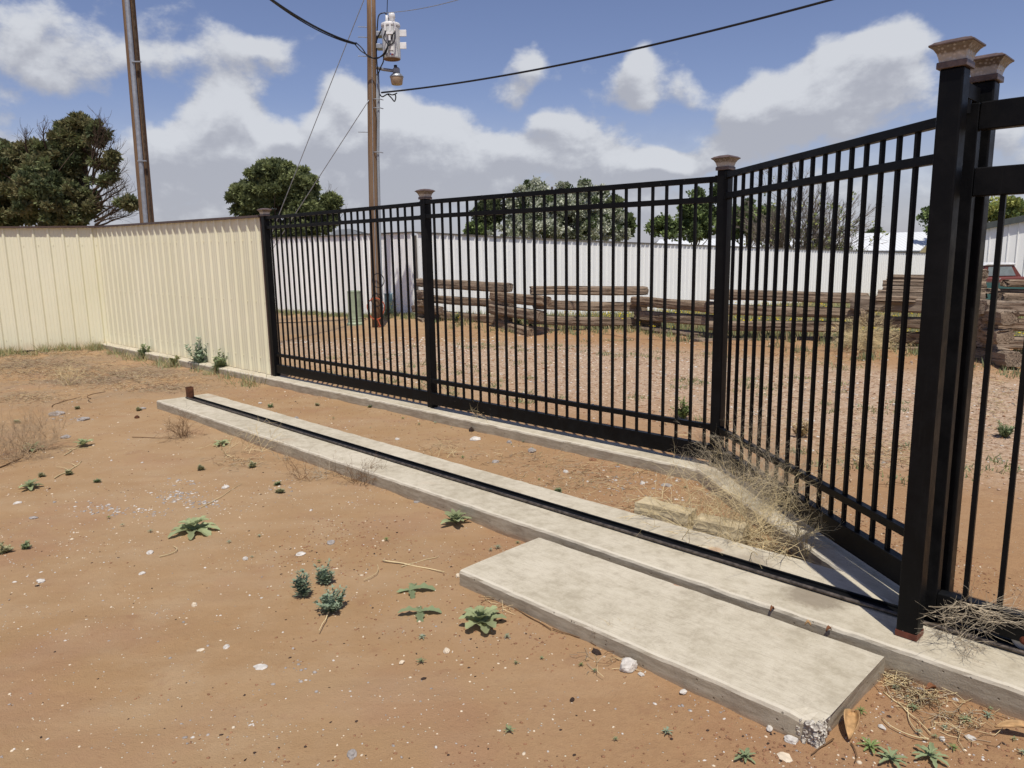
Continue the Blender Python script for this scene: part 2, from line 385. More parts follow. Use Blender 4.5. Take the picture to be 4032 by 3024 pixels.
M_yellow = plain('yellow petals', (.75, .58, .02), .6, .2)

# ------------------------------------------------------------------ sky
wd = bpy.data.worlds.new('World'); sc.world = wd; wd.use_nodes = True
w = NT(wd.node_tree); bg = w.n['Background']
skyt = w.node('ShaderNodeTexSky', sky_type='NISHITA'); skyt.sun_disc = False; skyt.sun_elevation = SUN_EL
skyt.sun_rotation = math.atan2(sdir.x, sdir.y); skyt.altitude = 900; skyt.air_density = 1.0; skyt.dust_density = 1.2; skyt.ozone_density = 2.0
SKYS = .10
# clouds: a field of soft banks set by direction, broken up by noise
BL = [(60, 60, 250, 80, .66), (200, 130, 160, 40, .32), (470, 105, 150, 34, .50), (570, 130, 60, 34, .42), (480, 225, 46, 66, .95), (530, 290, 80, 60, .75), (400, 310, 150, 50, .80),
      (625, 275, 40, 26, .40), (735, 240, 52, 55, 1.0), (840, 270, 85, 60, .85), (880, 330, 160, 60, .75), (1130, 160, 32, 52, .70), (1110, 225, 50, 36, .35), (1390, 155, 36, 34, .95), (1390, 215, 80, 44, .55),
      (1200, 275, 45, 28, .75), (1160, 325, 150, 34, .60), (1480, 200, 26, 34, .40), (1450, 340, 90, 18, .85), (1950, 78, 80, 48, 1.0), (1840, 120, 75, 58, .85), (1750, 190, 95, 62, .9), (1645, 262, 80, 56, .95), (1830, 240, 130, 60, .60), (1950, 170, 70, 50, .45),
      (2190, 290, 60, 40, .55), (20, 300, 140, 40, .30), (1250, 430, 1300, 95, .58), (150, 440, 400, 80, .50)]
grp = bpy.data.node_groups.new('cloud_field', 'ShaderNodeTree')
grp.interface.new_socket('Vector', in_out='INPUT', socket_type='NodeSocketVector'); grp.interface.new_socket('Field', in_out='OUTPUT', socket_type='NodeSocketFloat')
G = NT(grp); gi = G.node('NodeGroupInput'); go = G.node('NodeGroupOutput'); vin = gi.outputs[0]
wn = G.node('ShaderNodeTexNoise'); G.link(vin, wn.inputs['Vector']); wn.inputs['Scale'].default_value = 7; wn.inputs['Detail'].default_value = 2
wv = G.vm('ADD', vin, G.vm('MULTIPLY', G.vm('SUBTRACT', wn.outputs[1], (.5, .5, .5)), (.085, .085, .085)))
acc = None
for (px, py, rx, ry, a) in BL:
    c = ray(px, py).normalized(); e1 = (ray(px + 5, py).normalized() - c).normalized(); e2 = c.cross(e1).normalized()
    sx = rx / 1608 / ray(px, py).length; sy = ry / 1608 / ray(px, py).length
    qa = G.vm('DOT_PRODUCT', wv, tuple(e1 / sx), out=1); qb = G.vm('DOT_PRODUCT', wv, tuple(e2 / sy), out=1)
    # pull towards the bank's centre: subtract its own coordinate
    q = G.math('ADD', G.math('MULTIPLY', qa, qa), G.math('MULTIPLY', qb, qb))
    ex = G.math('MULTIPLY', G.math('EXPONENT', G.math('MULTIPLY', q, -.8)), a)
    acc = ex if acc is None else G.math('ADD', acc, ex)
acc = G.math('MINIMUM', acc, 1.25)
sc_v = G.mapping(vin, scale=(1, 1, 1.5))
f1 = G.noise(sc_v, 8.5, 7, .58, .15)
fld = G.math('ADD', G.math('MULTIPLY', acc, .80), G.math('MULTIPLY', G.math('SUBTRACT', f1, .5), 1.30))
f2 = G.noise(sc_v, 26, 4, .6)
fld = G.math('ADD', fld, G.math('MULTIPLY', G.math('SUBTRACT', f2, .5), .42))
G.link(fld, go.inputs[0])
dirv = w.node('ShaderNodeTexCoord').outputs['Generated']
def field(v):
    n = w.node('ShaderNodeGroup'); n.node_tree = grp; w.link(v, n.inputs[0]); return n.outputs[0]
F0 = field(dirv)
F1 = field(w.vm('NORMALIZE', w.vm('ADD', dirv, (.006, -.008, .018))))
mask = w.ramp(F0, .18, .50); thick = w.ramp(F0, .30, .85)
lit = w.math('ADD', w.math('MULTIPLY', w.math('SUBTRACT', F0, F1), 2.3), .40)
hz = w.node('ShaderNodeSeparateXYZ'); w.link(dirv, hz.inputs[0])
lit = w.math('ADD', lit, w.ramp(hz.outputs[2], .02, .30, -.34, .10))
lit = w.math('ADD', lit, w.math('MULTIPLY', thick, .10))
lit = w.ramp(lit, -.05, 1.05)
ccol = w.mix(lit, (.425, .44, .495), (.665, .685, .725))
lowc = w.ramp(hz.outputs[2], .20, -.02)
mask = w.math('MAXIMUM', w.math('MULTIPLY', mask, .93), w.math('MULTIPLY', lowc, .85))
sk = w.vm('MULTIPLY', skyt.outputs[0], (SKYS * 1.06, SKYS * .93, SKYS * 1.03))
fin = w.mix(mask, sk, ccol)
w.link(fin, bg.inputs[0]); bg.inputs[1].default_value = 1.0
wd.cycles.sampling_method = 'MANUAL'; wd.cycles.sample_map_resolution = 256

# ------------------------------------------------------------------ ground
def spaced(a, b, step): return list(np.arange(a, b, step))
xs = [-900, -400, -200, -100, -60, -40, -28, -20, -15] + spaced(-12, -9, .25) + spaced(-9, -4, .09) + spaced(-4, 3.2, .032) + spaced(3.2, 8, .08) + spaced(8, 16, .3) + [16.5, 18, 20, 23, 27, 32, 40, 60, 100, 200, 400, 900]
ys = [-200, -60, -20, -8, -3, 0, .8] + spaced(1.3, 5.5, .028) + spaced(5.5, 10, .05) + spaced(10, 17, .12) + spaced(17, 26, .4) + [27, 29, 32, 36, 40, 46, 55, 70, 100, 160, 300, 600, 1500]
nx, ny = len(xs), len(ys)
V = np.array([(x, y, gz(x, y)) for y in ys for x in xs])
I = np.arange(nx * ny).reshape(ny, nx)
F = np.stack([I[:-1, :-1], I[:-1, 1:], I[1:, 1:], I[1:, :-1]], -1).reshape(-1, 4)
tag(np_mesh('ground', V, F, M_soil, smooth=True), kind='structure')

# ------------------------------------------------------------------ concrete sweeps
def sweep(name, path, n0, n1, zt, zb, mat, parent=None, step=.035, ends=(0, 0), amp=.0035, chip=None, bev=.016):
    """slab swept along a polyline: n0 (left of travel negative = towards viewer) .. n1, rough edges"""
    P = [Vector((*p[:2], 0)) for p in path]
    pts = []; nrm = []
    segn = [Vector((-(b - a).y, (b - a).x, 0)).normalized() for a, b in zip(P[:-1], P[1:])]
    for i in range(len(P) - 1):
        L = (P[i + 1] - P[i]).length; k = max(2, int(L / step))
        na = segn[i] if i == 0 else (segn[i - 1] + segn[i]).normalized(); sa = 1 if i == 0 else 1 / na.dot(segn[i])
        nb = segn[i] if i == len(P) - 2 else (segn[i] + segn[i + 1]).normalized(); sb = 1 if i == len(P) - 2 else 1 / nb.dot(segn[i])
        for j in range(k + (1 if i == len(P) - 2 else 0)):
            t_ = j / k; pts.append((P[i].lerp(P[i + 1], t_), (na * sa).lerp(nb * sb, t_), i, t_))
    mid = [n0 + (n1 - n0) * q / 8 for q in range(1, 8)]
    prof = [(n0, zb), (n0, zb * .5 + zt * .5), (n0, zt - bev), (n0 + bev * .35, zt - bev * .3), (n0 + bev, zt)] + [(q, zt) for q in mid] + [(n1 - bev, zt), (n1 - bev * .35, zt - bev * .3), (n1, zt - bev), (n1, zb)]
    vs = []; m_ = len(prof); tot = len(pts)
    for i, (p, nn, si, t_) in enumerate(pts):
        f0 = i / (tot - 1); along = (segn[si]); tdir = Vector((along.y, -along.x, 0))
        for a, z in prof:
            q = (a - n0) / (n1 - n0); sk_ = (ends[0] * (1 - f0) if f0 < .5 else 0) * 0
            v = p + nn * a
            if i == 0: v += tdir * ends[0] * q
            if i == tot - 1: v += tdir * ends[1] * q
            v.z = z
            edge = 1.8 if a in (n0, n1) or abs(z - zt) < bev + 1e-4 and (a < n0 + bev * 1.1 or a > n1 - bev * 1.1) else .5
            nz_ = noise.noise_vector(v * 9) * amp * edge + noise.noise_vector(v * 33) * amp * .5 * edge
            v = v + Vector((nz_.x, nz_.y, nz_.z * (.7 if z > zb else 0)))
            if chip: v = chip(v)
            vs.append(v)
    fs = []
    for i in range(tot - 1):
        for j in range(m_ - 1): fs.append((i * m_ + j, (i + 1) * m_ + j, (i + 1) * m_ + j + 1, i * m_ + j + 1))
    fs.append(tuple(range(m_))); fs.append(tuple((tot - 1) * m_ + j for j in range(m_ - 1, -1, -1)))
    b = MB(); b.add(vs, fs)
    return b.obj(name, mat, parent, smooth=False)
A1 = Vector((-2.907, 9.287, 0)); T1 = R(-44.04); A2 = Vector((-.698, 7.097, 0)); T2 = R(-44.25); A3 = Vector((1.4407, 4.8711, 0)); T3 = R(-81.957)
PC = Vector((-7.35, 13.55, 0))        # inner corner of the cream fence
P1 = Vector((-3.0, 9.375, 0)); P2 = Vector((-.79, 7.24, 0)); P3 = Vector((1.42, 5.03, 0)); PB = Vector((1.757, 2.875, 0)); PF = Vector((1.537, 2.693, 0))
KT = .12
tag(sweep('kerb', [PC + Vector((-.1, .1, 0)), P1, P2, P3, PB + Vector((.02, -.16, 0))], -.155, .07, KT, -.08, M_conc, amp=.003), kind='structure')
pad = sweep('track_footing', [sn(-8.27, 0), sn(3.5, 0)], 2.855, 3.42, KT - .003, -.08, M_conc, ends=(.17, 0), amp=.0025)
tag(pad, 'long narrow concrete strip carrying the gate track', 'concrete strip')
cz = sn(-.86, 2.215, .1)
def chip(v):
    d = (Vector((v.x, v.y, 0)) - Vector((cz.x, cz.y, 0))).length
    if d < .07:
        k_ = (1 - d / .07); q = noise.noise_vector(v * 60)
        v = v + (sn(-1.6, 2.5) - sn(-.86, 2.215)).normalized() * (.022 * k_) + q * .016 * k_
        if v.z > .0: v.z -= .022 * k_ * max(0, v.z / .1)
    return v
slab = sweep('concrete_slab', [sn(-2.60, 0), sn(-.84, 0)], 2.215, 2.80, .104, -.06, M_conc, ends=(0, 0), amp=.0023, chip=chip)
tag(slab, 'wide rectangular concrete slab with a broken front corner beside the gate post', 'concrete slab')
# rubble left where the corner broke
rb = MB()
ci = sn(-.875, 2.245)
for k_ in range(260):
    zz_ = random.uniform(.0, .092); a = random.choice((0, 1)); u = abs(random.gauss(0, .026)) * (1.25 - zz_ * 2)
    c = sn(-.853 - (u if a else 0), 2.228 + (0 if a else u)); c.z = zz_; c += Vector((random.gauss(0, .004), random.gauss(0, .004), 0)); s_ = random.uniform(.004, .011)
    rb.lathe(c, [(s_ * .4, -s_), (s_, -s_ * .3), (s_ * .8, s_ * .5), (s_ * .2, s_ * .9)], 5)
rb.v = [tuple(Vector(v) + noise.noise_vector(Vector(v) * 150) * .005) for v in rb.v]
ORG[slab.name] = Vector((0, 0, 0)); rb.obj('broken_edge', M_agg, slab)

# ------------------------------------------------------------------ ribbed steel fences and walls
def ribbed(mb, a, b, z0, z1, pitch=.2286, h=.024, th=.012, side=-1, minor=True, screws=None, phase=0.0, za1=None, zb0=None, zfun=None):
    """corrugated sheet from a to b; ribs stand out to `side` of the travel direction"""
    a = Vector((a[0], a[1], 0)); b = Vector((b[0], b[1], 0)); L = (b - a).length; d = (b - a) / L; n = Vector((-d.y, d.x, 0)) * side
    pr = [(0.0, 0)]
    t_ = phase
    prof = []
    while t_ < L:
        prof += [(t_ - .030, 0), (t_ - .013, h), (t_ + .013, h), (t_ + .030, 0)]
        if minor:
            for q in (.38, .62): prof += [(t_ + pitch * q - .012, 0), (t_ + pitch * q - .006, .004), (t_ + pitch * q + .006, .004), (t_ + pitch * q + .012, 0)]
        t_ += pitch
    prof = [(0, 0)] + [p for p in prof if 0 < p[0] < L] + [(L, 0)]
    vs = []; fs = []
    for (s_, o) in prof:
        p = a + d * s_
        zz0, zz1 = zfun(s_ / L, p) if zfun else (z0, z1)
        for z, off in ((zz0, o), (zz1, o), (zz1, -th), (zz0, -th)):
            q = p + n * off; vs.append((q.x, q.y, z))
    m_ = len(prof)
    for i in range(m_ - 1):
        for j in range(4):
            j2 = (j + 1) % 4; fs.append((i * 4 + j, (i + 1) * 4 + j, (i + 1) * 4 + j2, i * 4 + j2))
    fs.append((0, 1, 2, 3)); fs.append(tuple((m_ - 1) * 4 + j for j in (3, 2, 1, 0)))
    mb.add(vs, fs)
    if screws:
        t_ = phase + .06
        while t_ < L:
            p = a + d * t_
            zz0, zz1 = zfun(t_ / L, p) if zfun else (z0, z1)
            for q in screws:
                z = zz0 + (zz1 - zz0) * q + random.uniform(-.004, .004)
                if random.random() < .93:
                    mb.box((p.x + n.x * .004, p.y + n.y * .004, z), (.011, .011, .011), math.atan2(d.y, d.x))
            t_ += pitch
def cap_line(mb, a, b, za, zb, w_in, w_out, h, side=-1):
    a = Vector((a[0], a[1], 0)); b = Vector((b[0], b[1], 0)); d = (b - a).normalized(); n = Vector((-d.y, d.x, 0)) * side
    vs = []
    for p, z in ((a, za), (b, zb)):
        for o, dz in ((-w_in, 0), (w_out, 0), (w_out, h), (-w_in, h)): q = p + n * o; vs.append((q.x, q.y, z - h * .5 + dz))
    mb.add(vs, [(0, 1, 2, 3), (7, 6, 5, 4), (0, 4, 5, 1), (1, 5, 6, 2), (2, 6, 7, 3), (3, 7, 4, 0)])
cf = thing('metal_fence', (PC.x, PC.y, 0), 'cream ribbed steel privacy fence with dark brown cap left of the black railings', 'fence')
P1L = P1 + Vector((-.052, .050, 0)); CL = PC + Vector((math.cos(R(196)), math.sin(R(196)), 0)) * 4.5
zc = HC + .566; zr = HC + .487
b = MB(); ribbed(b, PC, P1L, .10, zr, screws=(.10, .47, .86), side=-1, phase=.1, zfun=lambda f, p: (.125 if f > .0 else .1, zc - .008 + (zr - zc) * f)); b.obj('panel', M_cream, cf)
b = MB(); ribbed(b, CL, PC, .06, zc, screws=(.09, .86), side=-1, phase=.07, zfun=lambda f, p: (.05, zc - .008)); b.obj('panel', M_cream, cf)
b = MB(); cap_line(b, PC, P1L, zc + .004, zr + .004, .05, .047, .03); cap_line(b, CL, PC + Vector((.0, -.03, 0)), zc + .009, zc + .009, .05, .047, .03); b.obj('cap_trim', M_trim, cf)
b = MB(); q = P1 + Vector((-.045, .043, 0)); b.box((q.x - .012, q.y - .002, (.12 + zr) / 2), (.012, .05, zr - .12), T1); b.obj('edge_trim', M_trim, cf)

wf = thing('metal_fence', (-2.39, 18.7, 0), 'long white ribbed steel fence with dark cap beyond the gravel yard', 'fence')
WC = Vector((-2.36, 18.72, 0)); WL = Vector((-13.2, 27.4, 0)); WR = Vector((24.5, 42.4, 0))
def wz(f, p): g_ = gz(p.x, p.y, False); return (g_ - .05, WZ(p))
def WZ(p):
    f = (p - WC).length / 32; return HC + .52 - (.93 * f ** .85 if p.x > WC.x else 0)
b = MB(); ribbed(b, WL, WC, 0, 2, h=.032, side=-1, phase=.1, zfun=lambda f, p: (-.12, WZ(p)), screws=(.12, .5, .85)); b.obj('panel', M_white, wf)
b = MB(); ribbed(b, WC + Vector((.06, .03, 0)), WR, 0, 2, h=.032, side=-1, phase=.02, zfun=lambda f, p: (gz(p.x, p.y, False) - .15, WZ(p)), screws=(.5, .85)); b.obj('panel', M_white, wf)
b = MB(); cap_line(b, WL, WC, HC + .53, HC + .53, .05, .045, .035)
prev = None
for i in range(13):
    p = (WC + Vector((.06, .03, 0))).lerp(WR, i / 12)
    if prev is not None: cap_line(b, prev, p, WZ(prev) + .01, WZ(p) + .01, .05, .045, .035)
    prev = p
b.obj('cap_trim', M_greytrim, wf)
b = MB(); b.box((WC.x + .035, WC.y - .03, HC + .25 - 1.05), (.07, .03, 2.5), R(-40)); b.obj('corner_trim', M_greytrim, wf)

# ------------------------------------------------------------------ black railings
TOP, RH = HC + .489, .038
fence = thing('iron_fence', (P1.x, P1.y, KT), 'tall black iron railing fence with capped posts angled round to the gate', 'fence')
def cap_parts(parent, P, zt, half, ang):
    Q = lambda pr: [(a_, h_ * .86) for a_, h_ in pr]
    b = MB(); b.lathe((P.x, P.y, zt), Q([(half + .009, -.012), (half + .009, .012), (half + .004, .014)]), sq=ang); b.obj('cap_collar', M_copper, parent, bevel=.002)
    b = MB(); b.lathe((P.x, P.y, zt), Q([(half + .003, .014), (half + .005, .028), (half + .010, .046), (half + .019, .062), (half + .028, .071)]), sq=ang); b.obj('cap_lens', M_lens, parent)
    b = MB(); b.lathe((P.x, P.y, zt), Q([(half + .031, .071), (half + .032, .078), (half + .024, .083), (half + .018, .0885), (half + .010, .090), (half - .006, .097), (half - .014, .0985)]), sq=ang); b.obj('cap_roof', M_copper, parent, bevel=.0015)
def post(P, zb, zt, half, ang, parent, name='post'):
    b = MB(); b.box((P.x, P.y, (zb + zt) / 2), (half * 2, half * 2, zt - zb), ang)
    o = b.obj(name, M_black, parent, bevel=.006); ORG[o.name] = ORG[parent.name]; cap_parts(o, P, zt + .010, half, ang); return o
post(P1, KT, HC + .489, .038, T1, fence); post(P2, KT, HC + .507, .038, T1, fence); post(P3, KT, HC + .503, .038, T1, fence)
post(PB, KT, HC + .581, .038, R(-45), fence)
# heights above the kerb of rail tops (relative to the camera height) for the two ends of each panel
panels = [(A1, T1, 25, P1, P2, (.486, .370, -1.206, -1.346, -1.453), (.487, .361, -1.204, -1.346, -1.455), .050),
          (A2, T2, 26, P2, P3, (.496, .364, -1.204, -1.340, -1.455), (.470, .340, -1.206, -1.352, -1.462), .050),
          (A3, T3, 16, P3, PB, (.488, .357, -1.208, -1.350, -1.462), (.492, .353, -1.202, -1.346, -1.466), .050)]
pk_me = None
for (A, T, n, Pa, Pb, za, zb, g) in panels:
    d = Vector((math.cos(T), math.sin(T), 0)); L0 = -((A - Pa).dot(d)) + .040; L1 = (Pb - A).dot(d) - .040
    if Pb is PB: L1 = (Pb - A).dot(d) - .03
    a = A + d * L0; c = A + d * L1
    for k_ in range(3):
        b = MB(); b.beam((a.x, a.y, HC + za[k_] - RH / 2), (c.x, c.y, HC + zb[k_] - RH / 2), RH, RH); o = b.obj('rail', M_black, fence, bevel=.002); ORG[o.name] = ORG[fence.name]
        for e, sgn, zz in ((a, 1, za[k_]), (c, -1, zb[k_])):
            b = MB(); q = e + d * (.012 * sgn); b.box((q.x, q.y, HC + zz - RH / 2), (.022, RH + .008, RH + .008), T); b.obj('bracket', M_black, o)
    b = MB(); hb = (za[3] - za[4] + zb[3] - zb[4]) / 2
    b.beam((a.x, a.y, HC + (za[3] + za[4]) / 2), (c.x, c.y, HC + (zb[3] + zb[4]) / 2), .05, hb); o = b.obj('bottom_beam', M_black, fence, bevel=.003); ORG[o.name] = ORG[fence.name]
    for i in range(n):
        p = A + d * (.1143 * i)
        if pk_me is None:
            b = MB(); b.box((0, 0, -.905), (.0178, .0178, 1.81), 0); pk_me = b.obj('picket', M_black, None, origin=(0, 0, 0), bevel=0)
            k0 = pk_me; bpy.data.objects.remove(k0); pk_me = bpy.data.meshes['picket']
        f = i / max(1, n - 1); o = bpy.data.objects.new('picket', pk_me); COL.objects.link(o); o.parent = fence
        zt = HC + za[0] + (zb[0] - za[0]) * f - RH + .002
        o.location = Vector((p.x, p.y, zt)) - ORG[fence.name]; o.rotation_euler = (0, 0, T)

gpost = thing('gate_post', (PF.x, PF.y, KT), 'thick black steel gate post with copper cap and red primer foot', 'post')
o = post(PF, KT + .001, HC + .591, .038, R(-46), gpost)
b = MB(); b.lathe((PF.x, PF.y, KT), [(.0395, .0), (.0395, .022), (.0392, .024)], sq=R(-46)); b.obj('foot', M_primer, o)
# guide bracket bridging over the gate to the rear post
b = MB(); nrm = Vector((C45, C45, 0)); q = PF + nrm * .165 + Vector((.025, -.025, 0)) * 0
b.beam((PF.x + .030 + .02, PF.y + .03 + .02, HC + .530), (PF.x + .165, PF.y + .165, HC + .530), .05, .052); o2 = b.obj('guide_bracket', M_black, gpost, bevel=.002)
b = MB(); b.lathe((PF.x + .088, PF.y + .072, HC + .455), [(.018, 0), (.018, .045)], 12); b.obj('guide_roller', M_black, gpost)

gate = thing('sliding_gate', (1.72, 2.68, KT), 'black sliding gate with wide double top rails at right edge', 'gate')
TG = R(-44.86); GA = Vector((1.554, 2.844, 0)) + Vector((.028, .028, 0)); gd = Vector((math.cos(TG), math.sin(TG), 0))
def gpt(t_, z): q = GA + gd * t_; return (q.x, q.y, z)
for z0, z1 in ((.493, .398), (.269, .169)):
    b = MB(); b.beam(gpt(.147, HC + (z0 + z1) / 2), gpt(3.6, HC + (z0 + z1) / 2), .05, z0 - z1); b.obj('rail', M_black, gate, bevel=.004)
b = MB(); b.beam(gpt(.147, HC - 1.408), gpt(3.6, HC - 1.408), .05, .102); b.obj('bottom_beam', M_black, gate, bevel=.004)
b = MB(); b.box(gpt(.095, HC - .483), (.10, .048, 1.95), TG); b.obj('stile', M_black, gate, bevel=.003)
me0 = None
for i in range(28):
    if me0 is None:
        b = MB(); b.box((0, 0, 0), (.0178, .0178, 1.53), 0); o = b.obj('picket', M_black, gate); me0 = o.data
    else: o = bpy.data.objects.new('picket', me0); COL.objects.link(o); o.parent = gate
    if o.data is me0 and i == 0: o.data.transform(Matrix.Translation(ORG[gate.name]))
    o.location = Vector(gpt(.238 + .1143 * i, HC - .595)) - ORG[gate.name]; o.rotation_euler = (0, 0, TG)
wc = Vector(gpt(.445, KT + .052)); ax = (gd, Vector((0, 0, 1)), Vector((-gd.y, gd.x, 0)) * -1)
for nm, prof, mt in (('wheel', [(.038, -.016), (.045, -.014), (.039, 0), (.045, .014), (.038, .016)], M_wheel),):
    b = MB(); b.lathe(wc, prof, 32, axis=ax); wo = b.obj(nm, mt, gate, smooth=False); ORG[wo.name] = ORG[gate.name]
b = MB(); b.lathe(wc + ax[2] * .020, [(.018, -.004), (.018, .004), (.009, .008)], 20, axis=ax); b.obj('hub', M_hub, wo)

trk = thing('gate_track', tuple(sn(-8.1, 3.13, KT)), 'black steel gate rail running along the concrete strip with rusty end stop', 'rail')
b = MB(); b.beam(sn(-8.12, 3.150, KT + .004), sn(3.4, 3.150, KT + .004), .060, .010); b.beam(sn(-8.12, 3.1705, KT + .014), sn(3.4, 3.1705, KT + .014), .012, .012); b.obj('rail', M_black, trk, bevel=.002)
b = MB(); n_ = 60; b.tube([sn(-8.12 + 11.5 * i / n_, 3.112 + .0008 * math.sin(i * 2.1), KT + .010) for i in range(n_ + 1)], .0085, 8); b.obj('guide_bar', plain('worn steel bar', (.10, .082, .068), .5, .4, .4, .5, 40), trk, smooth=True)
q = sn(-8.10, 3.15, 0); b = MB()
for dx, dy, sx_, sy_ in ((.028, 0, .006, .062), (-.028, 0, .006, .062), (0, .028, .050, .006), (0, -.028, .050, .006)):
    v = Vector((dx, dy, 0)); v.rotate(Matrix.Rotation(R(-45), 3, 'Z')); b.box((q.x + v.x, q.y + v.y, KT + .062), (sx_, sy_, .120), R(-45))
b.obj('end_stop', M_rust, trk)

# ------------------------------------------------------------------ utility poles, wires
def pw(px, py, Y=17.6): return at(px, py, Y)
pb = gp(819, 706, .0); PY = pb.y
def pole_pt(z): return Vector((pb.x - .012 * (z) * .5 + 0, PY, z))
up = thing('utility_pole', (pb.x, PY, 0), 'brown wooden utility pole carrying the grey transformer and yard lamp', 'utility pole')
PTS = [pole_pt(z) for z in (-.3, 1.5, 3, 4.5, 6, 7.5, 9.2)]
PTS = [at(px_, py_, PY) for px_, py_ in ((815, 725), (813, 640), (808.5, 480), (805, 330), (803.5, 200), (802.5, 60), (801, -60))]
b = MB(); b.tube(PTS, [.114, .112, .108, .103, .099, .095, .090], 20); b.obj('pole', M_pole, up, smooth=True)
b = MB()
cp = [Vector((q.x + .125, q.y - .05, q.z)) for q in PTS[:4]] + [at(818, 200, PY - .05), at(816, 160, PY - .05)]
b.tube(cp, .030, 10); b.obj('conduit', M_pvc, up, smooth=True)
b = MB(); b.tube([Vector((q.x + .025, q.y - .108, q.z)) for q in PTS[1:]], .008, 6); b.obj('ground_wire', M_galv, up)
for py in (58, 80, 121, 285):
    q = at(800, py, PY); b = MB(); b.tube([q + Vector((-.26, -.02, 0)), q + Vector((.14, .02, -.01))], .009, 6); b.obj('bolt', M_galv, up)
for py in (216, 330, 235): q = at(812, py, PY); b = MB(); b.tube([q + Vector((-.11, -.03, 0)), q + Vector((0, -.118, .0)), q + Vector((.10, -.10, 0)), q + Vector((.165, -.04, -.01))], .010, 6); b.obj('strap', M_galv, up)
# loops of cable and an orange cord on the pole foot
lp = thing('cable_coil', tuple(at(815, 640, PY - .2)), 'orange cord hung in a loop low on the brown pole', 'cord')
c0 = at(812, 667, PY - .19); b = MB(); b.tube([c0 + Vector((.19 * math.cos(a) * (1 + .1 * math.sin(3 * a)), -.012 * math.sin(2 * a), .24 * math.sin(a))) for a in np.linspace(0, 6.3, 26)], .013, 6); b.obj('loop', M_orange, lp)
b = MB(); b.tube([at(815, 688, PY - .19), at(822, 705, PY - .2), at(818, 720, PY - .2) + Vector((0, 0, .15))], .012, 6); b.obj('tail', M_orange, lp)
for i, (px, py, r_) in enumerate(((817, 606, .13), (814, 648, .12))):
    c0 = at(px, py, PY - .17); b = MB(); b.tube([c0 + Vector((r_ * math.cos(a), -.01, r_ * 1.2 * math.sin(a))) for a in np.linspace(0, 6.3, 22)], .010, 6); b.obj('black_coil', M_cable, up)

TY = PY - .42
tc = at(845, 85, TY); tb = at(844, 128, TY); tt = at(845, 55, TY)
Rt = abs(at(864, 90, TY).x - at(826, 90, TY).x) / 2; H0, H1 = tb.z, tt.z
tr = thing('transformer', (tc.x, TY, H0), 'light grey cylindrical pole transformer with porcelain bushings on top', 'transformer')
b = MB(); b.lathe((tc.x, TY, 0), [(Rt * .97, H0), (Rt, H0 + .02), (Rt, H1 - .06), (Rt * 1.02, H1 - .05), (Rt * 1.02, H1 - .02)], 32); b.obj('tank', M_tank, tr, smooth=False)
b = MB(); b.lathe((tc.x, TY, 0), [(Rt * .94, H0 - .008), (Rt * .96, H0 - .001)], 32); b.obj('tank_base', M_tankbot, tr)
b = MB(); b.lathe((tc.x, TY, H1 - .03), [(Rt * 1.07, 0), (Rt * 1.09, .03), (Rt * 1.04, .06), (Rt * .6, .085), (.05, .095)], 32); b.obj('lid', M_porc, tr)
b = MB(); q = at(847, 50, TY); b.lathe((q.x, q.y, H1 + .04), [(.06, 0), (.055, .05), (.065, .06), (.05, .08), (.07, .10), (.07, .17), (.05, .20), (.02, .215)], 16); b.obj('arrester', M_porc, tr, smooth=True)
b = MB(); q = at(836, 50, TY); b.lathe((q.x, q.y, H1 + .03), [(.05, 0), (.028, .03), (.04, .05), (.028, .07), (.04, .09), (.025, .11), (.03, .16), (.02, .17)], 12); b.obj('bushing', M_porc, tr, smooth=True)
for px in (832, 843, 853):
    q = at(px, 56, TY - Rt * .97); b = MB(); b.box((q.x, q.y - .02, q.z - .02), (.035, .03, .16)); b.obj('lid_clamp', M_porc, tr, bevel=.004)
q = at(842, 70, TY - Rt); b = MB(); b.box((q.x, q.y - .03, q.z - .02), (.14, .05, .05)); b.box((q.x, q.y - .05, q.z - .12), (.04, .04, .10)); b.obj('terminal', M_porc, tr)
for py in (72, 99):
    q = at(864, py, TY); b = MB(); b.box((q.x + .055, q.y - .01, q.z), (.16, .02, .13)); b.obj('lug', M_porc, tr, bevel=.006)
    q = at(825, py, TY + .1); b = MB(); b.box((q.x - .03, q.y + .1, q.z), (.18, .22, .09)); b.obj('mount', M_galv, tr, bevel=.006)
q = at(845, 104, TY - Rt - .004); b = MB(); b.box((q.x, q.y, q.z), (.09, .004, .075)); b.obj('rating_plate', plain('white plate', (.75, .75, .74), .5), tr)
q = at(846, 116, TY - Rt - .004); b = MB(); b.box((q.x - .02, q.y, q.z), (.03, .004, .03)); b.obj('blue_sticker', plain('blue sticker', (.10, .12, .35), .5), tr)
b = MB(); b.box((q.x + .015, q.y, q.z - .012), (.04, .004, .03)); b.obj('red_sticker', plain('red sticker', (.5, .12, .09), .5), tr)
def lead(pts, r=.013):
    b = MB(); P = [at(px, py, Y) for px, py, Y in pts]; Q = []
    for i in range(len(P) - 1):
        p0, p1, p2, p3 = P[max(0, i - 1)], P[i], P[i + 1], P[min(len(P) - 1, i + 2)]
        for t_ in (0, .2, .4, .6, .8): Q.append(.5 * ((2 * p1) + (p2 - p0) * t_ + (2 * p0 - 5 * p1 + 4 * p2 - p3) * t_ ** 2 + (3 * p1 - p0 - 3 * p2 + p3) * t_ ** 3))
    Q.append(P[-1]); b.tube(Q, r, 6); return b
TF_ = TY - Rt - .05
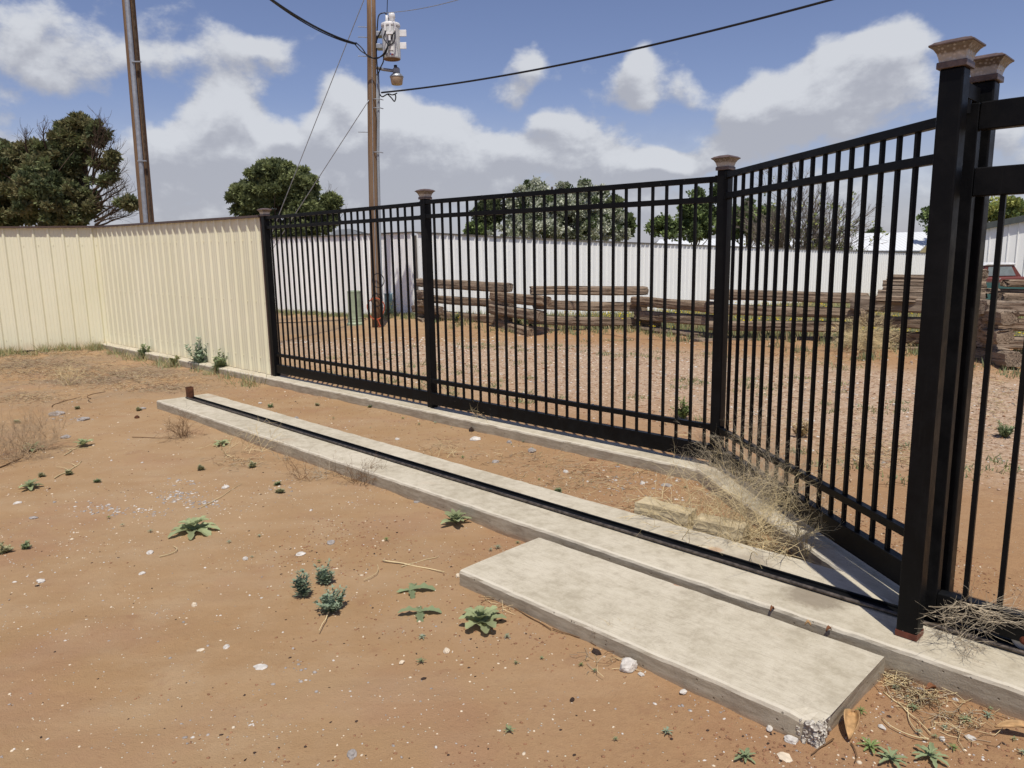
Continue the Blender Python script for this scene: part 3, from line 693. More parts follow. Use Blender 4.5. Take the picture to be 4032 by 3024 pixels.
for pts in (((834, 66, TF_), (829, 82, TF_), (838, 98, TF_ - .05), (830, 118, TF_), (812, 125, PY - .3), (795, 122, PY - .3), (782, 104, PY - .3), (769, 92, PY - .2)),
            ((853, 68, TF_), (851, 90, TF_ - .03), (838, 100, TF_ - .05), (828, 117, TF_), (812, 127, PY - .3), (796, 120, PY - .3), (780, 110, PY - .3), (768, 97, PY - .2)),
            ((851, 70, TF_), (843, 88, TF_), (837, 101, TF_ - .04), (829, 121, TF_ + .1), (828, 133, PY - .3), (822, 146, PY - .3), (817, 160, PY - .2)),
            ((842, 80, TF_), (839, 92, TF_), (835, 110, TF_)), ((814, 110, PY - .3), (813, 90, PY - .3), (822, 68, TY), (826, 60, TY)), ((837, 52, TY), (836, 40, TY), (834, 30, TY), (828, 28, PY - .2), (818, 34, PY - .2), (815, 60, PY - .25), (813, 110, PY - .25), (816, 160, PY - .2)),
            ((848, 48, TY), (845, 38, TY), (840, 38, TY), (837, 50, TY))):
    lead(pts).obj('lead', M_cable, tr, smooth=True)
LY = PY - .35
lm = thing('yard_lamp', tuple(at(815, 150, PY)), 'yard lamp with amber bowl on a short arm below the transformer', 'lamp')
b = MB(); b.tube([at(815, 147, PY - .1), at(828, 150, LY + .05), at(850, 153, LY)], .032, 10); b.obj('arm', M_lampgrey, lm, smooth=True)
q = at(857, 170, LY); zz = lambda py: at(857, py, LY).z
b = MB(); b.lathe((q.x, q.y, 0), [(.055, zz(158)), (.075, zz(157)), (.075, zz(149)), (.05, zz(146))], 16); b.obj('housing', M_lampgrey, lm)
b = MB(); b.lathe((q.x - .015, q.y, 0), [(.035, zz(147)), (.036, zz(141)), (.03, zz(140.5))], 12); b.obj('photocell', M_cable, lm)
b = MB(); b.lathe((q.x, q.y, 0), [(.145, zz(167)), (.145, zz(165.5)), (.10, zz(160)), (.05, zz(157))], 24); b.obj('reflector', M_galv, lm, smooth=True)
b = MB(); b.lathe((q.x, q.y, 0), [(.105, zz(183)), (.115, zz(182)), (.138, zz(168)), (.138, zz(167.2))], 24); b.obj('bowl', M_lamp, lm, smooth=True)

def wire(name, a, b_, sag, r0, r1, label, cat='cable', n=28, mat=None):
    a = Vector(a); b_ = Vector(b_); P = []
    for i in range(n + 1):
        t_ = i / n; p = a.lerp(b_, t_); p.z -= sag * 4 * t_ * (1 - t_); P.append(p)
    m_ = MB(); m_.tube(P, [r0 + (r1 - r0) * i / n for i in range(n + 1)], 6); o = m_.obj(name, mat or M_cable, None, origin=a, smooth=True)
    return tag(o, label, cat)
wire('service_cable', at(824, 200, PY - .2), at(2105, -88, 9.0), .20, .018, .016, 'thick black cable rising right from the pole below the yard lamp')
lead(((820, 203, PY - .2), (826, 209, PY - .2), (838, 203, PY - .3), (848, 205, PY - .3), (858, 201, PY - .3))).obj('drop_lead', M_cable, up, smooth=True)
lead(((838, 204, PY - .3), (846, 212, PY - .3), (852, 219, PY - .3), (855, 210, PY - .3), (853, 203, PY - .3))).obj('drop_loop', M_cable, up, smooth=True)
wire('service_cable', at(768, 94, PY - .2), at(470, -92, 11.5), .16, .021, .021, 'thick black twisted cable coming down left to the transformer leads')
wire('service_cable', at(769, 96, PY - .2), at(472, -94, 11.6), .20, .012, .012, 'thinner black cable wound alongside the thick twisted one at upper left')
wire('overhead_wire', at(826, 28, PY - .2), at(1120, -46, 12), .10, .007, .007, 'faint thin wire leaving the pole above the transformer to the right', 'wire', mat=M_galv)
wire('overhead_wire', at(836, 30, PY - .3), at(838, -40, PY - .3), 0, .008, .008, 'short vertical wire rising from the transformer top out of view', 'wire')
anc = gp(489, 692, .0)
wire('guy_wire', at(797, -28, PY - .1), anc + Vector((.25, .1, 0)), 0, .009, .009, 'steel guy wire from high on the pole down behind the round pine', 'wire', mat=M_galv)
wire('guy_wire', at(797, 216, PY - .1), anc, 0, .009, .009, 'lower steel guy wire meeting the pole beneath the yard lamp', 'wire', mat=M_galv)
# second pole behind the cream fence
qb = at(318, 480, 15.8); lpz = thing('utility_pole', (qb.x, 15.8, 0), 'tall bare wooden pole with grey conduit behind the cream fence', 'utility pole')
qt = at(274, -40, 15.8); dv = (qt - qb) / (qt.z - qb.z); Z0 = Vector((qb.x, 15.8, 0)) + dv * (-qb.z) * 0
def lp_pt(z): return qb + dv * (z - qb.z)
b = MB(); b.tube([lp_pt(z) for z in (-.1, 2, 4, 6.5, 8.5)], [.145, .138, .13, .12, .115], 18); b.obj('pole', M_pole, lpz, smooth=True)
b = MB(); b.tube([lp_pt(z) + Vector((.045, -.15, 0)) for z in (-.1, 2, 4, 6.5, 8.5)], .046, 12); b.obj('conduit', M_galv, lpz, smooth=True)
b = MB(); b.tube([lp_pt(z) + Vector((.115, -.07, 0)) for z in (-.1, 2, 4, 6.5, 8.5)], .022, 8); b.obj('ground_wire_guard', M_bark, lpz, smooth=True)
for py in (134, 348): q = at(296 if py < 200 else 308, py, 15.64); b = MB(); b.box((q.x, 15.62, q.z), (.17, .05, .022)); b.obj('strap', M_galv, lpz)
# pedestal and box
pq = gp(768, 700, 0.02); pd = thing('cable_pedestal', tuple(pq), 'pale green plastic cable pedestal standing left of the pole', 'pedestal'); X0, Y0 = pq.x, pq.y
b = MB(); b.lathe((X0, Y0, .1), [(.155, .06), (.150, .30), (.150, .66)], 24); b.obj('body', M_ped, pd, smooth=False)
b = MB(); b.lathe((X0, Y0, .76), [(.153, 0), (.153, .03), (.12, .045)], 24); b.obj('lid', M_ped, pd)
b = MB(); b.lathe((X0, Y0, 0), [(.20, -.02), (.20, .04), (.17, .07), (.17, .12), (.16, .13), (.165, .17), (.155, .18)], 24); b.obj('base', M_ped, pd)
bq = gp(837, 690, 0); b = MB(); b.box((bq.x, bq.y + .3, .31), (.20, .10, .62), R(-38)); b.lathe((bq.x, bq.y + .3, .62), [(.10, 0), (.08, .02)], sq=R(-38))
tag(b.obj('utility_box', M_bluebox, None, origin=(bq.x, bq.y + .3, 0), bevel=.008), 'blue grey metal box against the white fence right of the pole', 'utility box')

# ------------------------------------------------------------------ timber zigzag fence
def log(a, b_, w, h, name='rail', parent=None, label=None, cat=None, seed=None, split=0):
    a = Vector(a); b_ = Vector(b_); L = (b_ - a).length; d = (b_ - a).normalized(); s_ = Vector((-d.y, d.x, 0)).normalized(); u = s_.cross(d) * -1
    if u.z < 0: u = -u
    sd = random.uniform(0, 99); n = max(6, int(L / .07)); m_ = 20; vs = []; fs = []
    for i in range(n + 1):
        t_ = i / n * L; e = min(t_, L - t_); tap = 1 - .10 * math.exp(-e / .03)
        for k in range(m_):
            an = 2 * math.pi * k / m_; cx, cy = math.cos(an), math.sin(an)
            pp = (abs(cx) ** 9 + abs(cy) ** 9) ** (-1 / 9)
            q = Vector((t_ * 1.1, cx * 1.6, cy * 1.6 + sd)); rr = pp * tap * (1 + .12 * noise.noise(q) + .10 * noise.noise(Vector((t_ * .6, k * 1.9, sd))) + .05 * noise.noise(Vector((t_ * 6, k * 2.3, sd))))
            along = (.04 * noise.noise(Vector((k * 1.3, sd, i and 5 or 0)))) if i in (0, n) else 0
            bow = Vector((0, 0, .018 * noise.noise(Vector((t_ * .8, sd, 3)))))
            vs.append(Vector((t_ + along, cx * w / 2 * rr, cy * h / 2 * rr + bow.z)))
    for i in range(n):
        for k in range(m_): k2 = (k + 1) % m_; fs.append((i * m_ + k, i * m_ + k2, (i + 1) * m_ + k2, (i + 1) * m_ + k))
    fs.append(tuple(range(m_ - 1, -1, -1))); fs.append(tuple(n * m_ + k for k in range(m_)))
    me = bpy.data.meshes.new(name); me.from_pydata(vs, [], fs); me.materials.append(M_timber); me.polygons.foreach_set('use_smooth', [len(p.vertices) == 4 and False for p in me.polygons]); me.update()
    o = bpy.data.objects.new(name, me); COL.objects.link(o)
    M = Matrix((d, s_, u)).transposed().to_4x4(); M.translation = a
    if parent: o.parent = parent; M.translation = a - ORG[parent.name]
    o.matrix_local = M
    if parent is None: o.matrix_world = M; tag(o, label, cat)
    return o
tfz = thing('timber_fence', (1, 14.6, 0), 'weathered zigzag fence of stacked grey brown timbers crossing the yard', 'fence')
def rl(x0, y0, x1, y1, Y0, Y1, h=.17, w=.22): log(at(x0, y0, Y0), at(x1, y1, Y1), w, h * 1.05, 'rail', tfz)
# (px,py of both ends on the centre line, distance of both ends)
for args in ((905, 610, 1101, 622, 18.3, 15.9, .19), (904, 634, 923, 637, 18.5, 17.2, .18), (903, 652, 920, 655, 18.5, 17.3, .15),
             (910, 644, 1104, 657, 18.2, 15.9, .17), (897, 666, 950, 670, 18.4, 17.0, .17), (905, 676, 1088, 691, 18.2, 15.9, .17), (903, 690, 922, 695, 18.2, 17.3, .14),
             (1066, 639, 1182, 651, 15.7, 14.1, .18), (1062, 666, 1172, 684, 15.7, 14.1, .19), (1078, 683, 1098, 690, 15.9, 15.3, .18), (1076, 700, 1150, 722, 15.7, 14.2, .20),
             (1146, 627, 1397, 628, 14.5, 14.9, .16), (1153, 658, 1395, 664, 14.5, 14.9, .17), (1142, 690, 1403, 696, 14.5, 14.9, .165), (1145, 716, 1192, 720, 14.3, 14.6, .18), (1180, 727, 1405, 724, 14.4, 14.9, .14),
             (1371, 650, 1548, 664, 14.7, 12.9, .17), (1378, 681, 1548, 694, 14.7, 12.9, .165), (1378, 710, 1548, 731, 14.7, 12.9, .15), (1395, 696, 1420, 702, 14.8, 14.3, .16), (1440, 735, 1560, 750, 13.8, 12.7, .08),
             (1529, 636, 1875, 643, 12.9, 11.9, .155), (1531, 668, 1862, 678, 12.9, 11.9, .155), (1527, 702, 1840, 706, 12.9, 11.9, .15), (1500, 738, 1826, 737, 12.9, 12.1, .13),
             (1845, 655, 2120, 664, 11.8, 10.2, .20), (1850, 692, 2115, 703, 11.8, 10.2, .16), (1870, 725, 2125, 736, 11.8, 10.1, .16), (1848, 752, 2060, 760, 11.8, 10.4, .12), (1862, 675, 1874, 677, 11.9, 11.5, .16)): rl(*args)
for args in ((2118, 663, 2300, 668, 9.9, 10.6, .185), (2100, 680, 2181, 688, 10.6, 9.3, .175), (2122, 700, 2290, 704, 9.9, 10.6, .16), (2100, 718, 2172, 729, 10.6, 9.3, .17), (2124, 738, 2290, 742, 9.9, 10.6, .15), (2095, 763, 2190, 776, 10.6, 9.1, .19), (2128, 748, 2170, 755, 9.9, 9.9, .05), (2130, 800, 2290, 800, 9.7, 10.4, .12)): rl(*args)
for i, (x0, y0, x1, y1, Y0, Y1, h, lb) in enumerate(((1897, 636, 2130, 642, 11.4, 10.6, .13, 'thick timber lying lowest in the stack beside the big post'), (1892, 646, 2130, 654, 11.2, 10.5, .10, 'split timber bridging over the leaning boards'), (1908, 612, 2130, 615, 11.6, 10.9, .10, 'timber second from top in the stack left of the big post'),
        (1917, 598, 2130, 603, 11.7, 11.0, .085, 'short topmost timber of the stack left of the big post'), (1908, 622, 2130, 627, 11.4, 10.8, .055, 'thin board sandwiched in the stack left of the big post'),
        (2131, 628, 2300, 633, 10.6, 10.9, .08, 'thin timber laid on the fence in front of the old pickup'), (2170, 612, 2300, 614, 10.5, 10.9, .10, 'timber topping the right end of the fence by the pickup hood'), (2160, 641, 2300, 644, 10.4, 10.8, .11, 'timber stacked mid height right of the pickup door'),
        (2100, 590, 2122, 593, 11.0, 10.4, .13, 'stubby timber end peeping between the gate bars'))):
    log(at(x0, y0, Y0), at(x1, y1, Y1), .16, h, 'timber', None, lb, 'timber')

# ------------------------------------------------------------------ buildings and pickup
def slab_poly(mb, pts, th=.04, mi=0):
    pts = [Vector(p) for p in pts]; n_ = (pts[1] - pts[0]).cross(pts[2] - pts[0]).normalized(); k = len(pts)
    vs = pts + [p - n_ * th for p in pts]; mb.add(vs, [tuple(range(k)), tuple(range(2 * k - 1, k - 1, -1))] + [(i, i + k, (i + 1) % k + k, (i + 1) % k) for i in range(k)], mi)
def roofm(t, g, ob):
    wv_ = t.node('ShaderNodeTexWave', wave_type='BANDS', bands_direction='X'); t.link(ob, wv_.inputs['Vector']); wv_.inputs['Scale'].default_value = 1.1
    return t.mix(t.ramp(wv_.outputs[1], .80, .95), (.74, .76, .76), (.60, .62, .62)), wv_.outputs[1], .03, .5
M_roof = material('white metal roof', roofm, .4, .4)
M_wall = plain('off white wall', (.62, .62, .58), .7)
def barn(name, label, eL, eR, rL, rR, Y, dep, extra=None):
    """front roof slope seen above the fence: eave line eL..eR, ridge rL..rR (pixels), at distance Y, ridge dep farther"""
    a, b_ = at(*eL, Y), at(*eR, Y); c, d = at(*rR, Y + dep), at(*rL, Y + dep)
    th = thing(name, (a.x, Y, -.8), label, 'building')
    m_ = MB(); slab_poly(m_, (a, b_, c, d), .10); bk = Vector((0, 2 * dep, 0)); a2, b2 = a + bk, b_ + bk; slab_poly(m_, (d, c, b2, a2), .10); m_.obj('roof', M_roof, th)
    m_ = MB(); x0, x1 = min(a.x, d.x) + .4, min(b_.x, c.x) - .3; zt = min(a.z, b_.z) - .12
    m_.box(((x0 + x1) / 2, Y + dep, (zt - 1) / 2), (x1 - x0, 2 * dep - .8, zt + 1)); m_.obj('wall', M_wall, th)
    return th
b1 = barn('barn', 'low white metal roofed barn showing above the fence behind the bare tree', (1400, 545), (1790, 548), (1425, 517), (1810, 511), 62, 5)
q = at(1500, 516, 66); m_ = MB(); m_.box((q.x, q.y, q.z), (.9, .9, 1.0)); m_.box((q.x, q.y, q.z + .6), (1.1, 1.1, .2)); m_.obj('roof_vent', M_wall, b1)
b2 = barn('barn', 'nearer white ribbed barn roof with dark eave just left of the big post', (1790, 541), (1988, 541), (1815, 505), (2030, 500), 46, 4)
q0, q1 = at(1790, 541, 45.95), at(1986, 541, 45.95); m_ = MB(); m_.beam(q0 - Vector((0, 0, .12)), q1 - Vector((0, 0, .12)), .08, .14); m_.obj('gutter', M_trimg, b2)
b3 = barn('house', 'small grey shingled roof peeping over the white fence below the round pine', (708, 508), (790, 508), (728, 496), (755, 494), 40, 3)
for c in b3.children:
    if c.name.startswith('roof'): c.data.materials[0] = plain('grey shingles', (.16, .17, .18), .9)
sy = 30; a = at(2121, 488, sy); gnd_ = -.8; fd = Vector((.857, -.515, 0)); 
e = a + fd * 7; e.z = a.z + 7 * .20; bkd = Vector((a.x, a.y, 0)).normalized()
sh = thing('metal_shed', (a.x, sy, gnd_), 'tall white ribbed shed with dark green roof edge at far right', 'building')
m_ = MB(); ribbed(m_, (a.x, a.y), (e.x, e.y), 0, 1, pitch=.3048, h=.04, minor=False, side=-1, zfun=lambda f, p: (gnd_, a.z - .10 + 1.4 * f)); m_.obj('wall', M_white, sh)
sd_ = a + bkd * 8; m_ = MB(); m_.beam((a.x, a.y, (a.z - .14 + gnd_) / 2), (sd_.x, sd_.y, (a.z - .14 + gnd_) / 2), .12, a.z - .14 - gnd_); m_.obj('side_wall', M_white, sh)
o_ = Vector((-.05, -.09, 0)); m_ = MB(); m_.beam(a + o_ - fd * .15 + Vector((0, 0, -.06)), e + o_ + Vector((0, 0, -.06)), .12, .24); m_.obj('roof_edge', M_trimg, sh)
m_ = MB(); slab_poly(m_, (a + Vector((0, 0, .09)), e + Vector((0, 0, .09)), e + bkd * 8 + Vector((0, 0, .09)), a + bkd * 8 + Vector((0, 0, .09))), .05); m_.obj('roof', M_roof, sh)
# pickup, hood to the right
def paint(t, g, ob):
    n = t.noise(ob, 1.8, 6, .7); sp = t.node('ShaderNodeSeparateXYZ'); t.link(ob, sp.inputs[0]); z = t.math('ADD', sp.outputs[2], t.math('MULTIPLY', t.math('SUBTRACT', n, .5), .35))
    c = t.mix(t.ramp(z, 1.04, 1.16), (.045, .115, .105), (.16, .045, .035)); c = t.mix(t.ramp(t.noise(ob, 4, 5, .7), .60, .66), c, (.34, .34, .32)); return (c,)
M_paint = material('worn green and rust paint', paint, .45, .5)
M_glass = plain('dusty window glass', (.22, .27, .28), .15, .6)
M_tyre = plain('tyre rubber', (.02, .02, .02), .8)
ty = 25.0; rf = at(2137, 566, ty); tz = rf.z - 1.72; tx = rf.x
pk = thing('pickup_truck', (tx, ty, tz), 'old green and rust red pickup with white roof behind the timbers', 'pickup truck')
def TP(x, y, z): return (tx + x, ty + y, tz + z)
def extr(mb, prof, y0, y1, inset=None, mi=0):
    k = len(prof); vs = [TP(x, y0, z) for x, z in prof] + [TP(x, y1, z) for x, z in prof]
    mb.add(vs, [tuple(range(k)), tuple(range(2 * k - 1, k - 1, -1))] + [(i, i + k, (i + 1) % k + k, (i + 1) % k) for i in range(k)], mi)
m_ = MB(); extr(m_, [(-2.9, .50), (-1.95, .50), (-1.8, .78), (-1.45, .78), (-1.3, .50), (1.15, .50), (1.25, .78), (1.4, .88), (1.75, .88), (1.9, .72), (1.98, .50), (2.2, .52), (2.25, .80), (2.18, 1.08), (2.0, 1.15), (.72, 1.24), (.62, 1.26), (-.62, 1.25), (-.64, 1.08), (-2.9, 1.06)], -.85, .85); m_.obj('body', M_paint, pk, bevel=.05)
m_ = MB(); extr(m_, [(-.62, 1.24), (.68, 1.24), (.40, 1.62), (-.56, 1.62)], -.68, .68); m_.obj('cab', M_paint, pk, bevel=.03)
m_ = MB(); extr(m_, [(-.62, 1.62), (.46, 1.62), (.36, 1.70), (-.5, 1.71)], -.72, .72); m_.obj('cab_roof', M_porc, pk, bevel=.03)
m_ = MB(); extr(m_, [(-.48, 1.29), (.46, 1.29), (.30, 1.58), (-.44, 1.58)], -.69, -.682); m_.obj('side_window', M_glass, pk)
m_ = MB(); extr(m_, [(.50, 1.29), (.56, 1.29), (.36, 1.60), (.32, 1.60)], -.60, .60); m_.add([TP(.70, -.6, 1.27), TP(.70, .6, 1.27), TP(.43, .6, 1.60), TP(.43, -.6, 1.60), TP(.69, -.6, 1.26), TP(.69, .6, 1.26), TP(.42, .6, 1.59), TP(.42, -.6, 1.59)], [(0, 1, 2, 3), (7, 6, 5, 4), (0, 4, 5, 1), (2, 6, 7, 3)]); m_.obj('windscreen', M_glass, pk)
for wx in (-1.62, 1.58):
    for wy in (-.78, .62):
        m_ = MB(); m_.lathe(TP(wx, wy, .36), [(.2, -.02), (.36, 0), (.36, .18), (.2, .2)], 24, axis=(Vector((1, 0, 0)), Vector((0, 0, 1)), Vector((0, 1, 0)))); wo = m_.obj('wheel', M_tyre, pk); ORG[wo.name] = ORG[pk.name]
        m_ = MB(); m_.lathe(TP(wx, wy - .03, .36), [(.08, -.01), (.2, 0), (.2, .01)], 16, axis=(Vector((1, 0, 0)), Vector((0, 0, 1)), Vector((0, 1, 0)))); m_.obj('hubcap', M_galv, wo)
m_ = MB(); m_.tube([TP(1.3, -.6, 1.24), TP(1.32, -.62, 1.36), TP(1.55, -.62, 1.37), TP(1.6, -.6, 1.22)], .05, 8); m_.obj('hood_scoop', M_tyre, pk)

# ------------------------------------------------------------------ trees
def leaf_cloud(clumps, per, size, elong=1.0, flat=.8, shell=.3, grav=0.0):
    """clumps (x,y,z,r,weight) -> quads"""
    Vs = []; 
    for (x, y, z, r_, wt) in clumps:
        n = max(3, int(per * wt)); d = rng.normal(size=(n, 3)); d /= np.linalg.norm(d, axis=1)[:, None]
        rr = r_ * (shell + (1 - shell) * rng.random(n)) * rng.random(n) ** .25
        c = d * rr[:, None] * np.array([1, 1, flat]) + np.array([x, y, z])
        ax = d * 1.0 + rng.normal(size=(n, 3)) * .55 + np.array([0, 0, .25 - grav]); ax /= np.linalg.norm(ax, axis=1)[:, None]
        t_ = rng.normal(size=(n, 3)); t_ -= ax * (t_ * ax).sum(1)[:, None]; t_ /= np.linalg.norm(t_, axis=1)[:, None]
        s_ = size * (.6 + .8 * rng.random(n))[:, None]
        a_ = ax * s_ * elong; w_ = t_ * s_ * .5
        q = np.stack([c - w_ * .35, c + a_ * .5 - w_, c + a_, c + a_ * .5 + w_], 1)
        Vs.append(q.reshape(-1, 3))
    V_ = np.concatenate(Vs); return V_, np.arange(len(V_)).reshape(-1, 4)
def subclumps(env, n, r0, r1, inner=.55):
    out = []
    for (x, y, z, rx, ry, rz, k) in env:
        for _ in range(int(n * k)):
            d = rng.normal(size=3); d /= np.linalg.norm(d); u = (inner + (1 - inner) * rng.random())
            out.append((x + d[0] * rx * u, y + d[1] * ry * u, z + d[2] * rz * u, r0 + (r1 - r0) * rng.random(), .6 + .8 * rng.random()))
    return out
def limb(mb, a, b_, r0, r1, bend=.15, n=7, k=5):
    a = Vector(a); b_ = Vector(b_); L = (b_ - a).length; P = []
    o = Vector((random.uniform(-1, 1), random.uniform(-1, 1), random.uniform(-.3, 1))) * L * bend
    for i in range(n + 1):
        t_ = i / n; P.append(a.lerp(b_, t_) + o * (t_ * (1 - t_)) * 2 + Vector((random.uniform(-1, 1), random.uniform(-1, 1), random.uniform(-1, 1))) * L * .012)
    mb.tube(P, [r0 + (r1 - r0) * (i / n) for i in range(n + 1)], k); return P
def twigs(mb, a, d, L, r_, depth, spread=.55, up_=.1, kids=3, k=4, droop=0.0, seg=4):
    """recursive branching from a along d"""
    P = [Vector(a)]; d = Vector(d).normalized(); pts_d = []
    for i in range(seg):
        d = (d + Vector((random.uniform(-1, 1), random.uniform(-1, 1), random.uniform(-1, 1))) * .16 + Vector((0, 0, up_ - droop * (i / seg)))).normalized()
        P.append(P[-1] + d * (L / seg)); pts_d.append(d)
    mb.tube(P, [r_ * (1 - .55 * i / seg) for i in range(seg + 1)], k, cap=False)
    if depth <= 0: return
    for j in range(kids):
        i = random.randint(1, seg); v = Vector((random.uniform(-1, 1), random.uniform(-1, 1), random.uniform(-.7, 1)))
        twigs(mb, P[i], pts_d[i - 1] * (1 - spread) + v.normalized() * spread, L * random.uniform(.5, .75), r_ * .6, depth - 1, spread, up_, kids, k, droop, max(3, seg - 1))
def tree(name, label, bx, by, base_z, env, n, r0, r1, per, size, mats, trunk_r, trunk_top, elong=1.4, flat=.8, limbs=24, bark=None, cat='tree', inner=.5, extra=None, group=None):
    th = thing(name, (bx, by, base_z), label, cat, group); sub = subclumps(env, n, r0, r1, inner)
    V_, F_ = leaf_cloud(sub, per, size, elong, flat); cidx = rng.choice(len(mats), size=len(sub), p=[.5, .3, .2][:len(mats)] if len(mats) == 3 else None)
    mi = []; 
    for j, s_ in enumerate(sub): mi += [cidx[j] if rng.random() < .0 else cidx[j]] * max(3, int(per * s_[4]))
    mi = np.array(mi); jit = rng.random(len(mi)) < .22; mi[jit] = rng.integers(0, len(mats), jit.sum())
    np_mesh('crown', V_, F_, mats, mi, th)
    b = MB(); top = Vector(trunk_top); base = Vector((bx, by, base_z - .1)); P = limb(b, base, top, trunk_r, trunk_r * .3, .05, 8, 8)
    for s_ in random.sample(sub, min(limbs, len(sub))):
        t_ = random.uniform(.3, .95); a = base.lerp(top, t_); limb(b, a, s_[:3], trunk_r * .35 * (1.1 - t_), .012, .12, 6, 4)
    if extra: extra(b)
    b.obj('trunk', bark or M_bark, th)
    return th
def E(px, py, Y, rx, rz, k, ry=None):     # ellipsoid from pixels (radii in pixels) at distance Y
    c = at(px, py, Y); s_ = Y / 1608; return (c.x, Y, c.z, rx * s_, (ry or rx * .9) * s_, rz * s_, k)
# ragged pine at the left
def pine_bare(b):
    for (x0, y0, x1, y1) in ((198, 390, 240, 318), (196, 360, 222, 270), (202, 410, 262, 372), (204, 445, 255, 420), (206, 490, 285, 462), (206, 485, 250, 470), (200, 420, 250, 330), (200, 400, 232, 300), (205, 430, 258, 400), (203, 455, 268, 405), (206, 470, 270, 425), (200, 380, 225, 285), (205, 480, 278, 445), (205, 490, 262, 440), (203, 440, 245, 370), (60, 330, 55, 300), (100, 320, 92, 285), (200, 350, 215, 275), (205, 478, 292, 440)):
        a = at(x0, y0, 34.5); c = at(x1, y1, 34.2)
        P = limb(b, a, c, .05, .014, .12, 7, 4)
        for i in range(2, 8):
            for _ in range(3): twigs(b, P[min(i, 7)], (c - a).normalized() * .6 + Vector((random.uniform(-.6, .9), random.uniform(-.6, .6), random.uniform(-.2, .9))), random.uniform(.3, .75), .012, 1, .5, .06, 2, 3)
tree('pine_tree', 'large ragged browning pine with bare right branches above the cream fence', at(150, 480, 35).x, 35, 0,
     [E(30, 380, 36, 52, 70, .9), E(10, 440, 36, 50, 60, .7), E(115, 370, 35, 56, 58, .9), E(95, 430, 34, 76, 60, 1.1), E(150, 300, 35, 34, 30, .55), E(172, 268, 35, 24, 13, .2), E(60, 335, 36, 40, 26, .5), E(155, 340, 35, 34, 40, .5), E(150, 450, 34.5, 46, 46, .7), E(195, 420, 34.6, 14, 50, .12),
      E(243, 345, 34.3, 8, 20, .06), E(232, 385, 34.4, 14, 18, .05), E(208, 295, 34.6, 22, 24, .11), E(275, 438, 34, 17, 8, .09), E(225, 355, 34.5, 22, 12, .05)],
     105, .12, .30, 170, .080, [L_pineb, L_pine, L_pined], .24, at(186, 262, 35), 2.6, .75, 36, extra=pine_bare)
tree('pine_tree', 'dense dark green pine at the far left edge of the view', at(-60, 480, 39).x, 39, 0, [E(-40, 400, 39, 80, 90, 1.0), E(10, 330, 39, 20, 14, .2), E(12, 400, 38.5, 30, 60, .4)], 80, .2, .42, 220, .10, [L_pined, L_pine], .25, at(-50, 320, 39), 1.8, .8, 12)
def round_extra(b):
    for (x1, y1) in ((712, 430), (722, 448), (735, 470), (705, 415)): 
        P = limb(b, at(660, 480, 38), at(x1, y1, 37.8), .05, .012, .1, 6, 4)
        for i in (4, 5, 6): twigs(b, P[i], (.5, 0, .5), .5, .012, 1, .5, .1, 3, 3)
tree('pine_tree', 'round green pine rising behind the left railing panel', at(592, 480, 38).x, 38, 0,
     [E(595, 400, 38, 62, 46, 1.2), E(640, 415, 38, 48, 48, .9), E(545, 430, 38, 44, 36, .8), E(600, 375, 38, 42, 24, .5), E(655, 460, 38, 42, 34, .6), E(560, 480, 38, 42, 30, .5), E(713, 438, 37.8, 16, 20, .14), E(700, 470, 38, 30, 26, .3), E(620, 500, 38, 90, 14, .4)],
     100, .15, .30, 330, .080, [L_round, L_pine, L_pined], .22, at(600, 375, 38), 2.6, .72, 40, extra=round_extra)
# silvery tree with dark pines around it
tree('pine_tree', 'dark pine tucked against the left side of the silvery tree', at(1055, 500, 44).x, 44, -.6, [E(1052, 465, 44, 28, 34, .8), E(1030, 500, 44, 22, 22, .5), E(1075, 450, 44, 18, 26, .4)], 60, .16, .34, 200, .09, [L_pined, L_pine], .16, at(1055, 432, 44), 1.6, .8, 14)
tree('olive_tree', 'wide silvery leaved tree behind the middle railing panel', at(1190, 500, 41).x, 41, -.7,
     [E(1150, 430, 41, 52, 34, 1.0), E(1150, 405, 41, 26, 14, .3), E(1245, 440, 41, 66, 38, 1.3), E(1285, 425, 41, 30, 22, .4), E(1215, 405, 41, 18, 10, .15), E(1260, 402, 41, 14, 9, .12), E(1175, 485, 40.6, 100, 34, 1.3), E(1290, 478, 41, 62, 34, .9), E(1330, 500, 41, 30, 18, .3), E(1200, 502, 41, 150, 24, 1.3), E(1215, 455, 41, 120, 34, .9)],
     64, .14, .32, 150, .085, [L_silver, L_silverd, L_greend], .2, at(1190, 405, 41), 1.5, .85, 50, M_barkg, inner=.35)
tree('pine_tree', 'dark pine showing at the right shoulder of the silvery tree', at(1325, 500, 43.5).x, 43.5, -.7, [E(1322, 450, 43.5, 22, 26, .5), E(1345, 485, 43.5, 28, 26, .5)], 36, .2, .4, 140, .14, [L_greend, L_pine], .14, at(1325, 428, 43.5), 1.5, .8, 14)
tree('shrub', 'small green bush left of the silvery tree over the white fence', at(1025, 505, 42).x, 42, -.6, [E(1025, 495, 42, 20, 16, .5)], 34, .15, .3, 110, .12, [L_green, L_greend], .06, at(1025, 482, 42), 1.4, .8, 8, cat='shrub')
tree('leafy_tree', 'fresh green tree left of the third post with pale bare tips', at(1500, 500, 46).x, 46, -.8, [E(1500, 450, 46, 34, 44, 1.0), E(1430, 485, 46, 32, 18, .55), E(1525, 470, 46, 40, 44, .8), E(1545, 420, 46, 14, 20, .2), E(1490, 500, 46, 90, 18, .7), E(1475, 478, 46, 22, 14, .2)], 44, .2, .42, 110, .13, [L_green, L_greend], .18, at(1505, 420, 46), 1.3, .8, 26, M_barkg, inner=.4)
